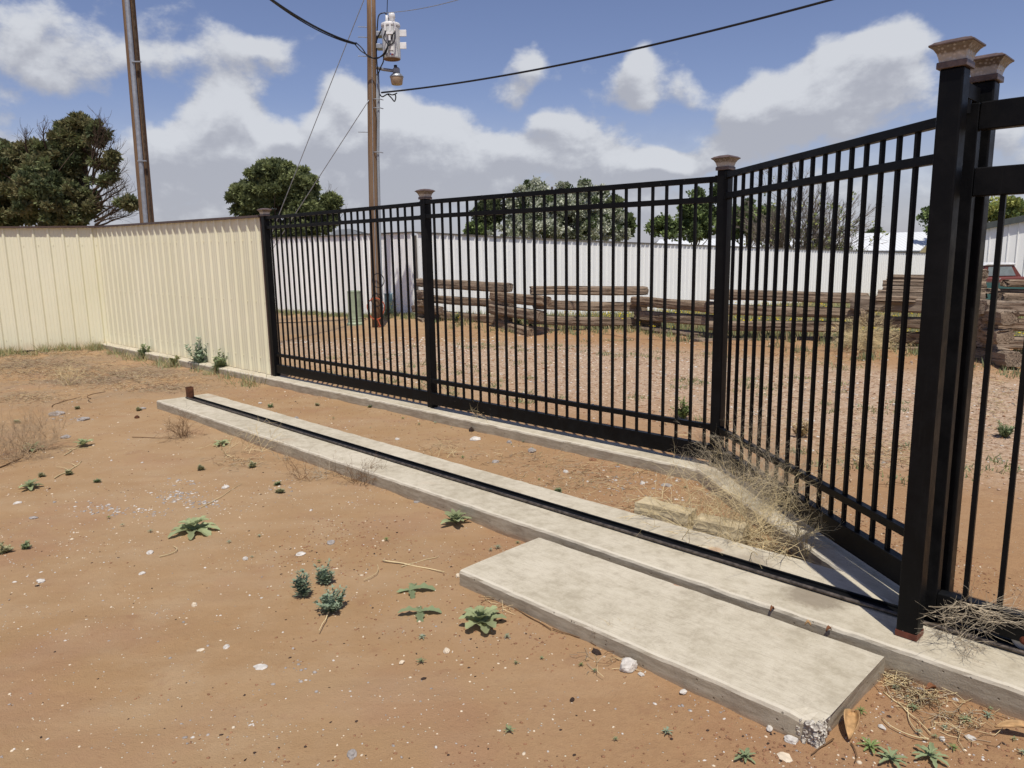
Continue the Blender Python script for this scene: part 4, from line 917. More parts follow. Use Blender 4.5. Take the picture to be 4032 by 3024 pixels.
tree('leafy_tree', 'denser green tree just right of the third post', at(1620, 500, 48).x, 48, -.8, [E(1612, 468, 48, 42, 36, 1.0), E(1650, 480, 48, 40, 30, .7), E(1590, 490, 48, 40, 28, .6), E(1660, 500, 48, 70, 22, .6)], 44, .22, .45, 120, .14, [L_green, L_greend], .18, at(1618, 435, 48), 1.3, .8, 22, M_barkg, inner=.4)
# bare spring tree
bt = thing('bare_tree', (at(1728, 545, 40).x, 40, -.8), 'nearly bare grey branching tree with sparse buds behind the third panel', 'tree')
b = MB(); base = at(1728, 545, 40); base.z = -.9
for k_ in range(15):
    a_ = random.uniform(0, 6.28); ex = random.uniform(.05, .95); dv_ = Vector((math.cos(a_) * ex * 1.1, math.sin(a_) * ex * .7, .85 + .25 * random.random()))
    if k_ > 10: dv_ = Vector((.9 * (1 if k_ % 3 else -1), random.uniform(-.3, .3), .5))
    twigs(b, base + Vector((random.uniform(-.1, .1), 0, .75)), dv_, random.uniform(2.1, 2.7), .075, 4, .42, .05, 4, 3, 0, 5)
limb(b, base, base + Vector((0, 0, .9)), .16, .12, .02, 4, 8)
bt_v = b.v; b.obj('trunk', M_barkg, bt)
pts = [bt_v[i] for i in rng.integers(0, len(bt_v), 260) if bt_v[i][2] > .4]
V_, F_ = leaf_cloud([(p[0], p[1], p[2], .16, 1) for p in pts if rng.random() < (.9 if p[0] > base.x + .3 else .35)], 9, .10, 1.3); np_mesh('crown', V_, F_, [L_bud, L_green], rng.integers(0, 2, len(F_)), bt)
tree('leafy_tree', 'thin leafed tree seen between last railings left of the big post', at(2010, 500, 47).x, 47, -.8, [E(2005, 475, 47, 18, 34, .45), E(2040, 460, 47, 30, 40, .5)], 36, .15, .35, 46, .12, [L_greend, L_green], .14, at(2030, 425, 47), 1.3, .8, 30, M_barkg, inner=.3)
tree('leafy_tree', 'light green tree behind the white shed at the right edge', at(2170, 490, 42).x, 42, -.8, [E(2160, 455, 42, 40, 26, .9), E(2210, 460, 42, 40, 22, .7), E(2140, 470, 42, 30, 24, .5)], 44, .2, .4, 90, .13, [L_green, L_bud], .16, at(2170, 435, 42), 1.3, .8, 24, M_barkg, inner=.4)
tree('shrub', 'tiny dark bush on the skyline between the two barns', at(1888, 505, 70).x, 70, -.8, [E(1888, 502, 70, 16, 7, .4)], 30, .2, .35, 70, .16, [L_greend], .05, at(1888, 498, 70), 1.3, .8, 4, cat='shrub')

# ------------------------------------------------------------------ things on the ground
def gg(px, py):
    z = 0.0
    for _ in range(3): p = gp(px, py, z); z = gz(p.x, p.y, False)
    p.z = z; return p
def inside_conc(x, y, mgn=.01):
    n = (x + y) * C45; s = (x - y) * C45
    if 2.855 - mgn < n < 3.42 + mgn and s > -8.3: return True
    if 2.215 - mgn < n < 2.80 + mgn and -2.60 - mgn < s < -.84 + mgn: return True
    return seg_d(x, y, [(PC.x, PC.y), (P1.x, P1.y), (P3.x, P3.y), (PB.x, PB.y)]) < .13 + mgn
PHI = (1 + 5 ** .5) / 2
ICO = np.array([(-1, PHI, 0), (1, PHI, 0), (-1, -PHI, 0), (1, -PHI, 0), (0, -1, PHI), (0, 1, PHI), (0, -1, -PHI), (0, 1, -PHI), (PHI, 0, -1), (PHI, 0, 1), (-PHI, 0, -1), (-PHI, 0, 1)]) / 1.9
ICF = np.array([(0, 11, 5), (0, 5, 1), (0, 1, 7), (0, 7, 10), (0, 10, 11), (1, 5, 9), (5, 11, 4), (11, 10, 2), (10, 7, 6), (7, 1, 8), (3, 9, 4), (3, 4, 2), (3, 2, 6), (3, 6, 8), (3, 8, 9), (4, 9, 5), (2, 4, 11), (6, 2, 10), (8, 6, 7), (9, 8, 1)])
def pebble_field(name, pts, sizes, mats, mi, flat=.6):
    N = len(pts); a = rng.random(N) * 6.28; ca, sa = np.cos(a), np.sin(a)
    sh = 1 + rng.normal(size=(N, 12, 3)) * .16; v = ICO[None] * sh * np.stack([1 + .5 * rng.random(N), .7 + .4 * rng.random(N), flat * (.7 + .6 * rng.random(N))], 1)[:, None, :]
    v = v * np.asarray(sizes)[:, None, None]
    x = v[..., 0] * ca[:, None] - v[..., 1] * sa[:, None]; y = v[..., 0] * sa[:, None] + v[..., 1] * ca[:, None]
    P = np.asarray(pts); V_ = np.stack([x + P[:, None, 0], y + P[:, None, 1], v[..., 2] + P[:, None, 2]], -1).reshape(-1, 3)
    F_ = (ICF[None] + (np.arange(N) * 12)[:, None, None]).reshape(-1, 3)
    return np_mesh(name, V_, F_, mats, np.repeat(mi, 20), k=3)
def scatter(n, xr, yr, cond, fine=True):
    out = []
    while len(out) < n:
        x = random.uniform(*xr); y = random.uniform(*yr)
        if abs(x) > y * .74 + .3 or inside_conc(x, y) or not cond(x, y): continue
        out.append((x, y, gz(x, y, fine)))
    return out
def yard(x, y): return (x + y) * C45 < 5.2 or y > 9 and x < -3.5 and (x + y) * C45 < 4.6
def dens(sc_, lo):
    return lambda x, y: yard(x, y) and noise.noise(Vector((x * sc_, y * sc_, 7))) * .5 + .5 > lo + random.uniform(-.25, .25)
p_ = scatter(2300, (-4.2, 2.4), (1.8, 5.2), dens(1.3, .45)) + scatter(1300, (-8, 1.3), (4.8, 11), dens(.9, .5)) + scatter(260, (.6, 2.3), (1.85, 3), dens(3, .3))
sz = [random.choice((.0014, .0018, .0022, .0027, .0033, .0045)) * (1 if random.random() < .94 else 2.0) * (1 + .05 * q[1]) for q in p_]
tag(pebble_field('pebbles', p_, sz, [M_rockp, M_rockw, M_rockg, M_rockd], rng.choice(4, size=len(p_), p=[.46, .26, .20, .08])), kind='stuff')
M_clod = plain('soil crumbs', (.27, .145, .082), .95, .1, 0, .3, 30)
p_ = scatter(5200, (-2.6, 2.4), (1.8, 4.4), lambda x, y: yard(x, y) and noise.noise(Vector((x * 1.4, y * 1.4, 3))) + .9 * (x / 2) > random.uniform(-.5, .6)) + scatter(2600, (-6, 1.4), (3.6, 9), lambda x, y: 3.4 < (x + y) * C45 < 5.1 and random.random() < .7 or (yard(x, y) and random.random() < .12))
tag(pebble_field('soil_crumbs', p_, [random.choice((.0025, .0035, .0045, .006)) for q in p_], [M_clod, M_rockd], rng.choice(2, size=len(p_), p=[.9, .1])), kind='stuff')
def drive(x, y): return (x + y) * C45 > 5.15 and seg_d(x, y, TF) > .3 and y + .15 * x < 14.5
p_ = scatter(9500, (-5.5, 7.5), (3.5, 14.6), lambda x, y: drive(x, y) and random.random() < (min(1, ((x + y) * C45 - 4.9) / 2.0) if (x + y) * C45 < 9.6 else .25), False)
tag(pebble_field('gravel', p_, [random.choice((.005, .007, .009, .012, .017)) * (.5 + .06 * q[1]) for q in p_], [M_rockw, plain('pink gravel', (.47, .335, .245), .95, .1, 0, .2, 40), M_rockg, M_clod, M_rockp], rng.choice(5, size=len(p_), p=[.14, .38, .12, .24, .12]), .5), kind='stuff')
p_ = []
for (px, py, rx, ry, n_) in ((385, 1072, 60, 16, 150), (440, 1088, 50, 10, 60), (215, 1100, 70, 12, 70), (300, 1105, 80, 14, 60), (1400, 1050, 160, 50, 130), (150, 905, 60, 6, 30), (390, 1040, 50, 10, 30), (610, 1050, 40, 20, 20), (650, 1460, 110, 60, 22), (1960, 1480, 120, 60, 60), (1500, 1530, 160, 40, 18), (480, 1560, 160, 40, 16)):
    for _ in range(n_):
        q = gg(px + random.gauss(0, .45) * rx, py + random.gauss(0, .45) * ry)
        if not inside_conc(q.x, q.y): p_.append((q.x, q.y, gz(q.x, q.y)))
tag(pebble_field('stone_chips', p_, [random.choice((.003, .004, .006, .009)) * (.55 + .14 * q[1]) for q in p_], [M_rockg, M_rockw], rng.choice(2, size=len(p_), p=[.72, .28]), .45), kind='stuff')

def rock(px, py, wpx, label, mat, flat=.6, name='rock', z=None, cat='rock', hgt=1.0, grp_=None):
    q = gg(px, py); 
    if z is not None: q = gp(px, py, z)
    r_ = wpx / 2 / 1608 * (q - Vector((0, 0, HC))).length; sd = random.uniform(0, 50)
    import bmesh
    bm = bmesh.new(); bmesh.ops.create_icosphere(bm, subdivisions=3, radius=1)
    for v in bm.verts:
        n_ = v.co.normalized(); k_ = 1 + .28 * noise.noise(n_ * 1.3 + Vector((sd, 0, 0))) + .16 * noise.noise(n_ * 3.1 + Vector((sd, 5, 0))) + .08 * noise.noise(n_ * 8 + Vector((sd, 5, 0)))
        v.co = Vector((n_.x, n_.y * .75, n_.z * flat * hgt)) * k_ * r_; v.co.z = max(v.co.z, -r_ * .3)
    me = bpy.data.meshes.new(name); bm.to_mesh(me); bm.free(); me.materials.append(mat)
    o = bpy.data.objects.new(name, me); COL.objects.link(o); o.location = q + Vector((0, 0, r_ * flat * .35)); o.rotation_euler = (0, 0, random.uniform(0, 3)); return tag(o, label, cat, grp_)
W_, G_, D_ = M_rockw, M_rockg, M_rockd
for a in ((1357, 1446, 36, 'crumpled white stone with a dark side before the slab front edge', W_, .95), (1385, 1458, 14, 'small white flake right of the crumpled white stone', W_, .5), (1422, 1436, 14, 'small white stone touching the front edge of the slab', W_, .7), (1476, 1496, 16, 'pale stone lying between slab edge and foreground dirt', W_, .5),
          (1662, 1577, 15, 'white angular stone below the broken slab corner', W_, .8), (1708, 1600, 24, 'rounded off white stone below the broken slab corner', W_, .6), (1695, 1636, 30, 'flat pinkish stone half buried under the broken corner', M_rockp, .18), (1515, 1472, 22, 'grey flat flake close to the slab front edge', G_, .3),
          (965, 1408, 17, 'cream oblong pebble alone right of the blue green weeds', M_rockp, .6), (868, 1432, 12, 'cream pebble alone in the foreground dirt', M_rockp, .6), (489, 1400, 13, 'white oval pebble in the left foreground dirt', W_, .8), (563, 1444, 26, 'ragged white flake in the left foreground dirt', W_, .35),
          (432, 1408, 22, 'flat sandy patch of crust left of the ragged flake', M_rockp, .12), (420, 1309, 13, 'round cream pebble above the foreground', M_rockp, .8), (530, 1209, 12, 'knobbly white pebble left of the blue green weeds', W_, .8), (650, 1198, 20, 'thin white flake above the blue green weeds', W_, .35), (88, 1088 + 168, 14, 'white chip on the left dirt', W_, .5),
          (324, 1195, 14, 'white chip with a straw arc beside it', W_, .5), (307, 1240, 13, 'white chip directly below the straw arc', W_, .5), (90, 1258 + 0, 12, 'small bluish white chip far left', W_, .5), (487, 1054, 16, 'white and grey chip right of the chip patch', W_, .5), (38, 1088, 13, 'white long chip left edge of the dirt', W_, .45), (72, 1120, 14, 'pale flat chip near the left edge', G_, .4),
          (123, 897, 26, 'grey flaky bark like stone on the far left dirt', G_, .45), (142, 950 - 5, 20, 'long grey flake below the far left flake', G_, .35), (180, 907, 22, 'second grey flake beside the far left flake', G_, .35), (296, 903, 10, 'small square rusty chip on the far dirt', M_rust, .8), (307, 852 + 32, 14, 'grey crust beside the footing end', G_, .4),
          (1018, 931, 14, 'black lump of slag between kerb and gate track', D_, .9), (1027, 951, 24, 'pale crusty stone below the black lump', W_, .5), (1149, 975, 22, 'grey crusty stone left of centre between kerb and track', G_, .5), (1070, 1000, 16, 'grey stone between the two dark lines', G_, .6), (1100, 957, 12, 'brownish stone left of the crusty pair', G_, .7),
          (1312, 981, 20, 'grey rough stone by the washed out kerb foot', G_, .7), (1280, 1003 - 8, 18, 'brown clod sitting near the kerb foot', M_clod, .5), (1340, 993, 24, 'ragged pale stone in the gap under the kerb', W_, .5), (1330, 1040, 10, 'small light stone in the middle of the soil wedge', W_, .6), (1388, 1046, 14, 'light grey stone pair left of the tan blocks', W_, .6), (1440, 1050, 24, 'flat grey stone above the left tan block', G_, .3),
          (1222, 1020, 14, 'small pale stone near the track far edge', W_, .5), (858, 946 + 4, 12, 'small whitish stone left of the wedge', W_, .5), (1162, 1062, 9, 'tiny yellow pebble at the footing edge', M_rockp, .8), (640, 905, 12, 'small grey stone near the far kerb', G_, .6), (562, 872, 8, 'small light stone near the start of the far kerb', W_, .6),
          (989, 1246, 12, 'round tan pebble at the slab left corner', M_rockp, .9), (900, 1086, 12, 'grey rough pair of pebbles below the white wrapper', G_, .5), (715, 1173, 20, 'grey rough flake left of the straw cross', G_, .4), (1288, 1398 + 14, 22, 'dark brown clod at the end of the black root', D_, .6), (2095, 1596, 18, 'pale smooth stone in the right corner litter', W_, .5),
          (2070, 1500 - 5, 30, 'flat translucent looking grey flake by the footing side', G_, .25), (2035, 1598, 12, 'white pebble in the bottom right dirt', W_, .7), (1905, 1612 - 40, 14, 'white chip right of the big dead leaf', W_, .5), (760, 1632, 24, 'large grey stone at the lower edge left of centre', G_, .6), (1236, 1633 - 120, 10, 'dark pebble among the dark crumbs', D_, .9)):
    rock(*a)
# tan landscaping blocks
for i, (px, py, w_, h_, ang, lb) in enumerate(((1440, 1140, .34, .155, -40, 'tan stone edging block lying left in the dry weeds'), (1560, 1176, .27, .150, -34, 'second tan edging block half hidden under the dry weeds'))):
    q = gp(px, py, .04); q.z = .045; import bmesh
    bm = bmesh.new(); bmesh.ops.create_cube(bm, size=1); bmesh.ops.subdivide_edges(bm, edges=bm.edges[:], cuts=9, use_grid_fill=True)
    for v in bm.verts:
        c = v.co.copy(); x, y, z = c.x * w_, c.y * .13, c.z * h_
        if z > h_ * .3: x *= .97; y *= .94
        q_ = noise.noise_vector(Vector((x, y, z + i)) * 9) * .009 + noise.noise_vector(Vector((x, y, z + i)) * 50) * .003
        v.co = Vector((x, y, z + h_ / 2 - .01)) + q_
    me = bpy.data.meshes.new('stone_block'); bm.to_mesh(me); bm.free(); me.materials.append(M_blk)
    o = bpy.data.objects.new('stone_block', me); COL.objects.link(o); o.location = q + Vector((.0, .045, -.03)); o.rotation_euler = (0, R(2), R(ang)); tag(o, lb, 'stone block')
# wrapper
q = gg(856, 1056); b = MB(); vs = []
for i in range(8):
    for j in range(5): vs.append(Vector((q.x + (i - 3.5) * .012, q.y + (j - 2) * .011, q.z + .018 + .016 * noise.noise(Vector((i * .9, j * .9, 2))) + .01 * math.sin(j * 1.2))))
fs = [(i * 5 + j, (i + 1) * 5 + j, (i + 1) * 5 + j + 1, i * 5 + j + 1) for i in range(7) for j in range(4)]; b.add(vs, fs)
o = b.obj('wrapper', plain('white plastic', (.75, .75, .74), .35, .5), None, origin=q); o.modifiers.new('s', 'SOLIDIFY').thickness = .0015; tag(o, 'crumpled white plastic wrapper at the foot of the gate footing', 'litter')
# ---- leaves and plants
def blade(mb, a, d, L, wd_, curl=.4, lift=.3, seg=5, lobes=0, fold=.25):
    """leaf along horizontal direction d from a"""
    a = Vector(a); d = Vector(d).normalized(); h = Vector((d.x, d.y, 0)).normalized(); s_ = Vector((-h.y, h.x, 0)); vs = []; pos = Vector(a); el = lift
    for i in range(seg + 1):
        t_ = i / seg; ww = wd_ * (math.sin(math.pi * (t_ * .86 + .07)) ** .8) * (1 + (.28 * (1 if i % 2 else -1) if lobes and 0 < i < seg else 0)); ww = max(ww, wd_ * .06)
        up_ = Vector((0, 0, 1)); vs += [pos - s_ * ww / 2 + up_ * ww * fold, Vector(pos), pos + s_ * ww / 2 + up_ * ww * fold]
        ee = lift - curl * t_ * 1.6; pos = pos + (h * math.cos(ee) + up_ * math.sin(ee)) * (L / seg)
    fs = []
    for i in range(seg): k = i * 3; fs += [(k, k + 1, k + 4, k + 3), (k + 1, k + 2, k + 5, k + 4)]
    mb.add(vs, fs)
def rosette(name, px, py, R_, n, mat, label, wr=.3, lobes=0, layers=2, grp_=None, lift=.5, cat='weed', z=None):
    q = gg(px, py) if z is None else gp(px, py, z); b = MB(); 
    for l in range(layers):
        for i in range(n):
            a = 6.28 * (i + .5 * l) / n + random.uniform(-.25, .25); L = R_ * (1 - .32 * l) * random.uniform(.75, 1.1)
            blade(b, q + Vector((0, 0, .006 + R_ * .14 * l)), (math.cos(a), math.sin(a), 0), L, L * wr * random.uniform(.8, 1.2), .55, lift + .38 * l + random.uniform(-.15, .15), 6, lobes)
    o = b.obj(name, mat, None, origin=q); return tag(o, label, cat, grp_)
def feathery(name, px, py, H, n, mat, label, spread=.6, leafL=.035, cat='weed', grp_=None):
    q = gg(px, py); b = MB()
    for i in range(n):
        a = random.uniform(0, 6.28); e = random.uniform(.05, 1) * spread; d = Vector((math.cos(a) * e, math.sin(a) * e, 1)).normalized(); L = H * random.uniform(.5, 1) * (1.1 - .3 * e)
        p = q + Vector((math.cos(a), math.sin(a), 0)) * random.uniform(0, H * .12); st = []
        for j in range(9):
            st.append(p.copy()); p = p + d * (L / 8); d = (d + Vector((random.uniform(-.1, .1), random.uniform(-.1, .1), .03))).normalized()
        b.tube(st, [.0022 * (1 - j / 12) for j in range(9)], 3, cap=False)
        for j in range(1, 9):
            for _ in range(4):
                aa = random.uniform(0, 6.28); blade(b, st[j], (math.cos(aa), math.sin(aa), 0), leafL * random.uniform(.6, 1.2) * (1.2 - j / 12), leafL * .27, .1, random.uniform(.2, .9), 2, 0, .1)
    o = b.obj(name, mat, None, origin=q); return tag(o, label, cat, grp_)
rosette('broad_leaf_weed', 1040, 1350, .125, 8, L_broad, 'largest felty broad leaved weed in front of the slab corner', .42, 1, 3, lift=.55)
rosette('broad_leaf_weed', 985, 1133, .12, 8, L_broad, 'felty broad leaved weed beside the footing above the slab', .34, 0, 3, lift=.65)
rosette('broad_leaf_weed', 418, 1148, .15, 9, L_broad, 'felty broad leaved weed left of centre in the open dirt', .38, 1, 2, lift=.4)
rosette('broad_leaf_weed', 888, 1278, .115, 4, L_weed, 'flat four leaved weed above the small sprawling one', .34, 1, 1, lift=.22)
rosette('broad_leaf_weed', 908, 1325, .10, 4, L_weed, 'small sprawling lobed weed left of the largest weed', .36, 1, 1, lift=.25)
rosette('broad_leaf_weed', 66, 1055, .10, 7, L_broad, 'small felty weed near the left edge', .36, 0, 2); rosette('broad_leaf_weed', 72, 983 - 10, .12, 7, L_weed, 'green weed beside a brown stick at far left', .36, 0, 2)
rosette('broad_leaf_weed', 180, 965, .10, 7, L_broad, 'small upright felty weed left of the brown tumbleweed', .4, 0, 3, lift=.8)
rosette('broad_leaf_weed', 478, 963, .09, 7, L_broad, 'small felty weed under the straw tangle', .4, 0, 2)
feathery('feathery_weed', 716, 1322, .135, 24, L_weedb, 'largest blue green feathery weed of the foreground trio', 1.5, .032)
feathery('feathery_weed', 658, 1290, .13, 9, L_weedb, 'left feathery weed of the foreground trio with one tall tip', .5, .036)
feathery('feathery_weed', 704, 1262, .11, 9, L_weedb, 'upper feathery weed of the foreground trio', .75, .034)
feathery('leafy_weed', 436, 795, .42, 12, L_weedb, 'tall blue green weed growing against the cream fence kerb', .45, .12)
feathery('leafy_weed', 470, 806, .32, 12, L_weed, 'shorter bushy weed right of the tall one by the cream fence', .7, .10)
feathery('leafy_weed', 262, 745, .36, 6, L_weed, 'slender weed in the inner corner of the cream fence', .5, .12)
feathery('leafy_weed', 312, 775, .22, 10, L_weed, 'low pale weed on the kerb near the cream fence corner', .9, .09)
feathery('leafy_weed', 378, 790, .16, 12, L_grass, 'sprawling yellow green weed left of the tall blue green weed', 1.0, .08)
feathery('leafy_weed', 1805, 622, .42, 10, L_weed, 'green tuft on the far side of the middle railings', .8, .1) if False else None
for (px, py, H, n, lb) in ((585, 880, .11, 16, 'dark green tuft left of centre between kerb and track'), (686, 876, .07, 14, 'small dull tuft near the far kerb'), (800, 880, .06, 12, 'thin low tuft right of the dull one near the kerb'), (168, 884, .09, 22, 'low dull tuft on the far left dirt'), (300, 887, .10, 26, 'wide dark tuft with a bent stick on the far dirt'), (38, 915, .10, 22, 'dull grey green tuft near the left edge'),
                           (435, 1015, .09, 18, 'small dark tuft near the tumbleweed line'), (545, 1010, .12, 26, 'brown green tuft with dry skirts before the footing'), (605, 1065, .09, 26, 'olive tuft with pebbles at its foot left of the wrapper'), (600, 1048, .07, 12, 'grey green tuft directly above the olive tuft'), (150, 1025, .09, 22, 'dark tuft crossed by pale straws'), (92, 1030, .07, 10, 'brownish small tuft left of the crossed tuft'), (116, 1004 + 41, .04, 6, 'tiny tuft below the brownish one') if False else (210, 1042, .05, 8, 'tiny tuft right of the crossed tuft'),
                           (1205, 1065, .08, 16, 'green tuft right beside the far footing edge'), (10, 1195, .16, 26, 'brown green weed cut by the left edge'), (58, 1185, .10, 12, 'trailing weed right of the cut one')):
    feathery('grass_tuft', px, py, H * .45, max(5, n // 2), L_olive if n % 4 else L_weed, lb, 3.2, .030, 'grass tuft')
for (px, py, H, lb, m_) in ((1880, 1618, .045, 'bright little weed bottom right of the big dead leaf', L_green), (1925, 1645, .055, 'grey green weed at the lower edge under the bright one', L_weed), (2010, 1638, .06, 'five leaved flat weed at the bottom right', L_weed), (1610, 1640, .045, 'narrow leaved weed on the lower edge left of the dead leaf', L_weed)):
    rosette('small_weed', px, py, H, 7, m_, lb, .24, 1, 2, lift=.5)
SP = ((1330, 1640 - 40), (1100, 1582), (910, 1432), (912, 1380), (1095, 1378), (1155, 1260), (835, 1168), (1118, 1175), (1060, 1190), (690, 1215), (265, 1136), (325, 1150), (495, 1003 + 170), (545, 1205), (710, 1002), (830, 862 + 170), (1255, 1440), (1372, 1407), (1400, 1425), (1285, 1452), (1170, 1425), (1115, 1435), (1960, 1510), (1975, 1535), (1985, 1585), (2020, 1595), (2040, 1575), (2085, 1560), (2110, 1520), (2140, 1535), (2135, 1550), (2190, 1600), (2210, 1630), (1860, 1540), (2060, 1620), (1935, 1490),
      (1150, 970), (1105, 962), (1130, 955), (870, 905), (905, 918), (940, 915), (975, 925), (1000, 990), (1180, 1010), (1165, 1038), (1320, 1018), (560, 905), (700, 945), (760, 965), (800, 925), (720, 905), (1335, 1005), (1470, 1020), (1480, 1055), (235, 1120), (560, 1160), (1440, 1585), (1075, 1185), (2150, 1480))
for i, (px, py) in enumerate(SP):
    q = gg(px, py)
    if inside_conc(q.x, q.y, .0): continue
    rosette('weed_sprig', px, py, random.uniform(.012, .028), 6, random.choice((L_weed, L_weedb, L_green)), 'tiny green sprig sprouting from the bare reddish soil', .22, 0, 2, 'tiny weed sprigs scattered over the soil', .6)

# ---- dry straw, litter, twigs
def straw_field(name, pts, L0, L1, w_, mats, p, zj=.01, tilt=.15):
    N = len(pts); P = np.asarray(pts); a = rng.random(N) * 6.28; L = L0 + (L1 - L0) * rng.random(N) ** 2; el = rng.normal(size=N) * tilt
    d = np.stack([np.cos(a) * np.cos(el), np.sin(a) * np.cos(el), np.sin(el)], 1); s_ = np.stack([-np.sin(a), np.cos(a), np.zeros(N)], 1); u = np.cross(d, s_)
    z = np.abs(rng.normal(size=N)) * zj + .002; P = P + np.stack([0 * z, 0 * z, z + np.abs(np.sin(el)) * L / 2], 1); bend = s_ * (rng.normal(size=N) * .16 * L)[:, None]
    V_ = []
    for t_ in (-.5, 0, .5):
        c = P + d * (L * t_)[:, None] + bend * (1 - 4 * t_ * t_)
        for k in range(3): V_.append(c + (s_ * math.cos(2.09 * k) + u * math.sin(2.09 * k)) * w_)
    V_ = np.stack(V_, 1).reshape(-1, 3); f = np.array([(j * 3 + k, j * 3 + (k + 1) % 3, (j + 1) * 3 + (k + 1) % 3, (j + 1) * 3 + k) for j in (0, 1) for k in range(3)])
    F_ = (f[None] + (np.arange(N) * 9)[:, None, None]).reshape(-1, 4)
    return tag(np_mesh(name, V_, F_, mats, np.repeat(rng.choice(len(mats), size=N, p=p), 6)), kind='stuff')
def pix(n, *rects):
    out = []
    for (px, py, rx, ry, k) in rects:
        for _ in range(int(n * k)):
            q = gg(px + random.gauss(0, .5) * rx, py + random.gauss(0, .5) * ry)
            if not inside_conc(q.x, q.y): out.append(tuple(q))
    return out
LM = [M_straw, M_greytwig, M_browntwig]
straw_field('dry_litter', pix(1000, (60, 790, 190, 30, 4.2), (250, 815, 200, 26, 3.2), (330, 840, 120, 10, .5), (100, 765, 150, 8, 1.0), (60, 860, 110, 14, .5), (520, 1000, 60, 20, .12), (700, 990, 50, 16, .10)), .02, .10, .0013, LM, [.22, .36, .42], .008, .22)
straw_field('dry_litter', pix(1000, (1270, 1030, 170, 45, .55), (1130, 990, 120, 20, .15), (1420, 1010, 60, 20, .1), (1400, 1090, 90, 20, .15), (1940, 1470, 45, 24, .26), (1990, 1510, 70, 20, .16), (2080, 1560, 90, 40, .10), (770, 1020, 50, 12, .16), (960, 965, 60, 20, .08), (1110, 1300, 60, 20, .10), (1400, 1430, 160, 40, .08), (1650, 1190, 60, 20, .25)), .02, .11, .0012, LM, [.45, .25, .30], .006, .15)
straw_field('drive_litter', pix(1000, (1900, 980, 160, 50, .35), (1600, 900, 200, 60, .3), (1450, 760, 200, 30, .25), (1750, 780, 160, 25, .5), (1000, 720, 150, 20, .2), (2150, 860, 60, 60, .2)), .04, .16, .0022, LM, [.5, .3, .2], .006, .15)
def stick(px0, py0, px1, py1, r_, mat, label, bend=.06, name='stick', z=.008, kinks=1.0, fork=None):
    a, c = gg(px0, py0), gg(px1, py1); P = []; L = (c - a).length; s_ = Vector((-(c - a).y, (c - a).x, 0)).normalized()
    for i in range(13):
        t_ = i / 12; p = a.lerp(c, t_); k_ = noise.noise_vector(Vector((t_ * 4, px0, py0))) * L * .03 * kinks
        P.append(p + s_ * (bend * L * 4 * t_ * (1 - t_)) + Vector((k_.x, k_.y, 0)) + Vector((0, 0, z)))
    b = MB(); b.tube(P, [r_ * (1 - .4 * i / 12) for i in range(13)], 5)
    if fork:
        for f_ in fork: q = P[f_]; b.tube([q, q + (P[-1] - P[0]) * .12 + s_ * L * .12 + Vector((0, 0, .01)), q + (P[-1] - P[0]) * .2 + s_ * L * .3 + Vector((0, 0, .012))], [r_ * .7, r_ * .5, r_ * .3], 4)
    o = b.obj(name, mat, None, origin=a, smooth=True); return tag(o, label, 'stick')
stick(828, 1213, 958, 1238, .0042, M_straw, 'pale straw stalk lying left of the slab corner', .01); stick(868, 1226, 945, 1206, .0030, M_straw, 'thinner pale stalk crossing the straw stalk', .02)
stick(785, 1256, 815, 1222, .0020, M_straw, 'curved short straw left of the crossed stalks', -.2); stick(1062, 1278, 1192, 1362, .0040, M_browntwig, 'long thin dark root running along the slab front', -.03); stick(1192, 1362, 1288, 1398, .0026, M_browntwig, 'light root tip ending at the brown clod', .05)
stick(718, 1318, 690, 1372, .0030, M_straw, 'pale straw leaning over the largest feathery weed', 0, z=.02); stick(1905, 1498, 2010, 1590, .0028, M_straw, 'long pale stem trailing down from the leaf litter', .04); stick(2005, 1600, 1905, 1555, .0028, M_straw, 'curling straw forming the lower loop at bottom right', .2)
stick(2005, 1602, 1965, 1520, .0024, M_straw, 'curling straw forming the upper loop at bottom right', .15); stick(1800, 1600, 1752, 1635, .0030, M_browntwig, 'dark thin leaf stalk below the big dead leaf', 0); stick(1838, 1610, 1848, 1650, .0026, M_browntwig, 'short brown twig right under the big dead leaf', .1)
stick(205, 1040 - 10, 275, 995, .0045, M_straw, 'pale forked straw crossing a dark tuft', -.03) if False else stick(118, 1035, 178, 998, .0045, M_straw, 'pale forked straw crossing a dark tuft', -.03, fork=(5, 8))
stick(140, 985, 182, 960, .0038, M_straw, 'pale straw touching the upright felty weed', .02, fork=(4,)); stick(150, 972, 205, 968, .0028, M_straw, 'thin straw lying under the upright felty weed', .02); stick(0, 1012, 50, 990, .0055, M_browntwig, 'dark brown stick poking in from the left edge', 0); stick(112, 900 - 20, 165, 862, .005, M_browntwig, 'bent dark stick behind the dull tufts', .1)
stick(197, 870, 230, 855, .006, M_browntwig, 'short bent stick rising from the wide dark tuft', .25, z=.05); stick(287, 946, 372, 948, .0035, M_browntwig, 'thin stem of the round brown tumbleweed', 0); stick(345, 1205, 375, 1182, .0030, M_straw, 'straw arc on the open left dirt', -.35); stick(435, 1098, 520, 1087 - 40, .0025, M_straw, 'long faint straw over the grey chips', -.02)
stick(1310, 915 + 60, 1375, 1010, .004, M_greytwig, 'grey twig in the gap under the kerb', .05); stick(1880, 1425, 1935, 1400, .0030, M_browntwig, 'brown twig standing at the slab far corner', 0, z=.07)
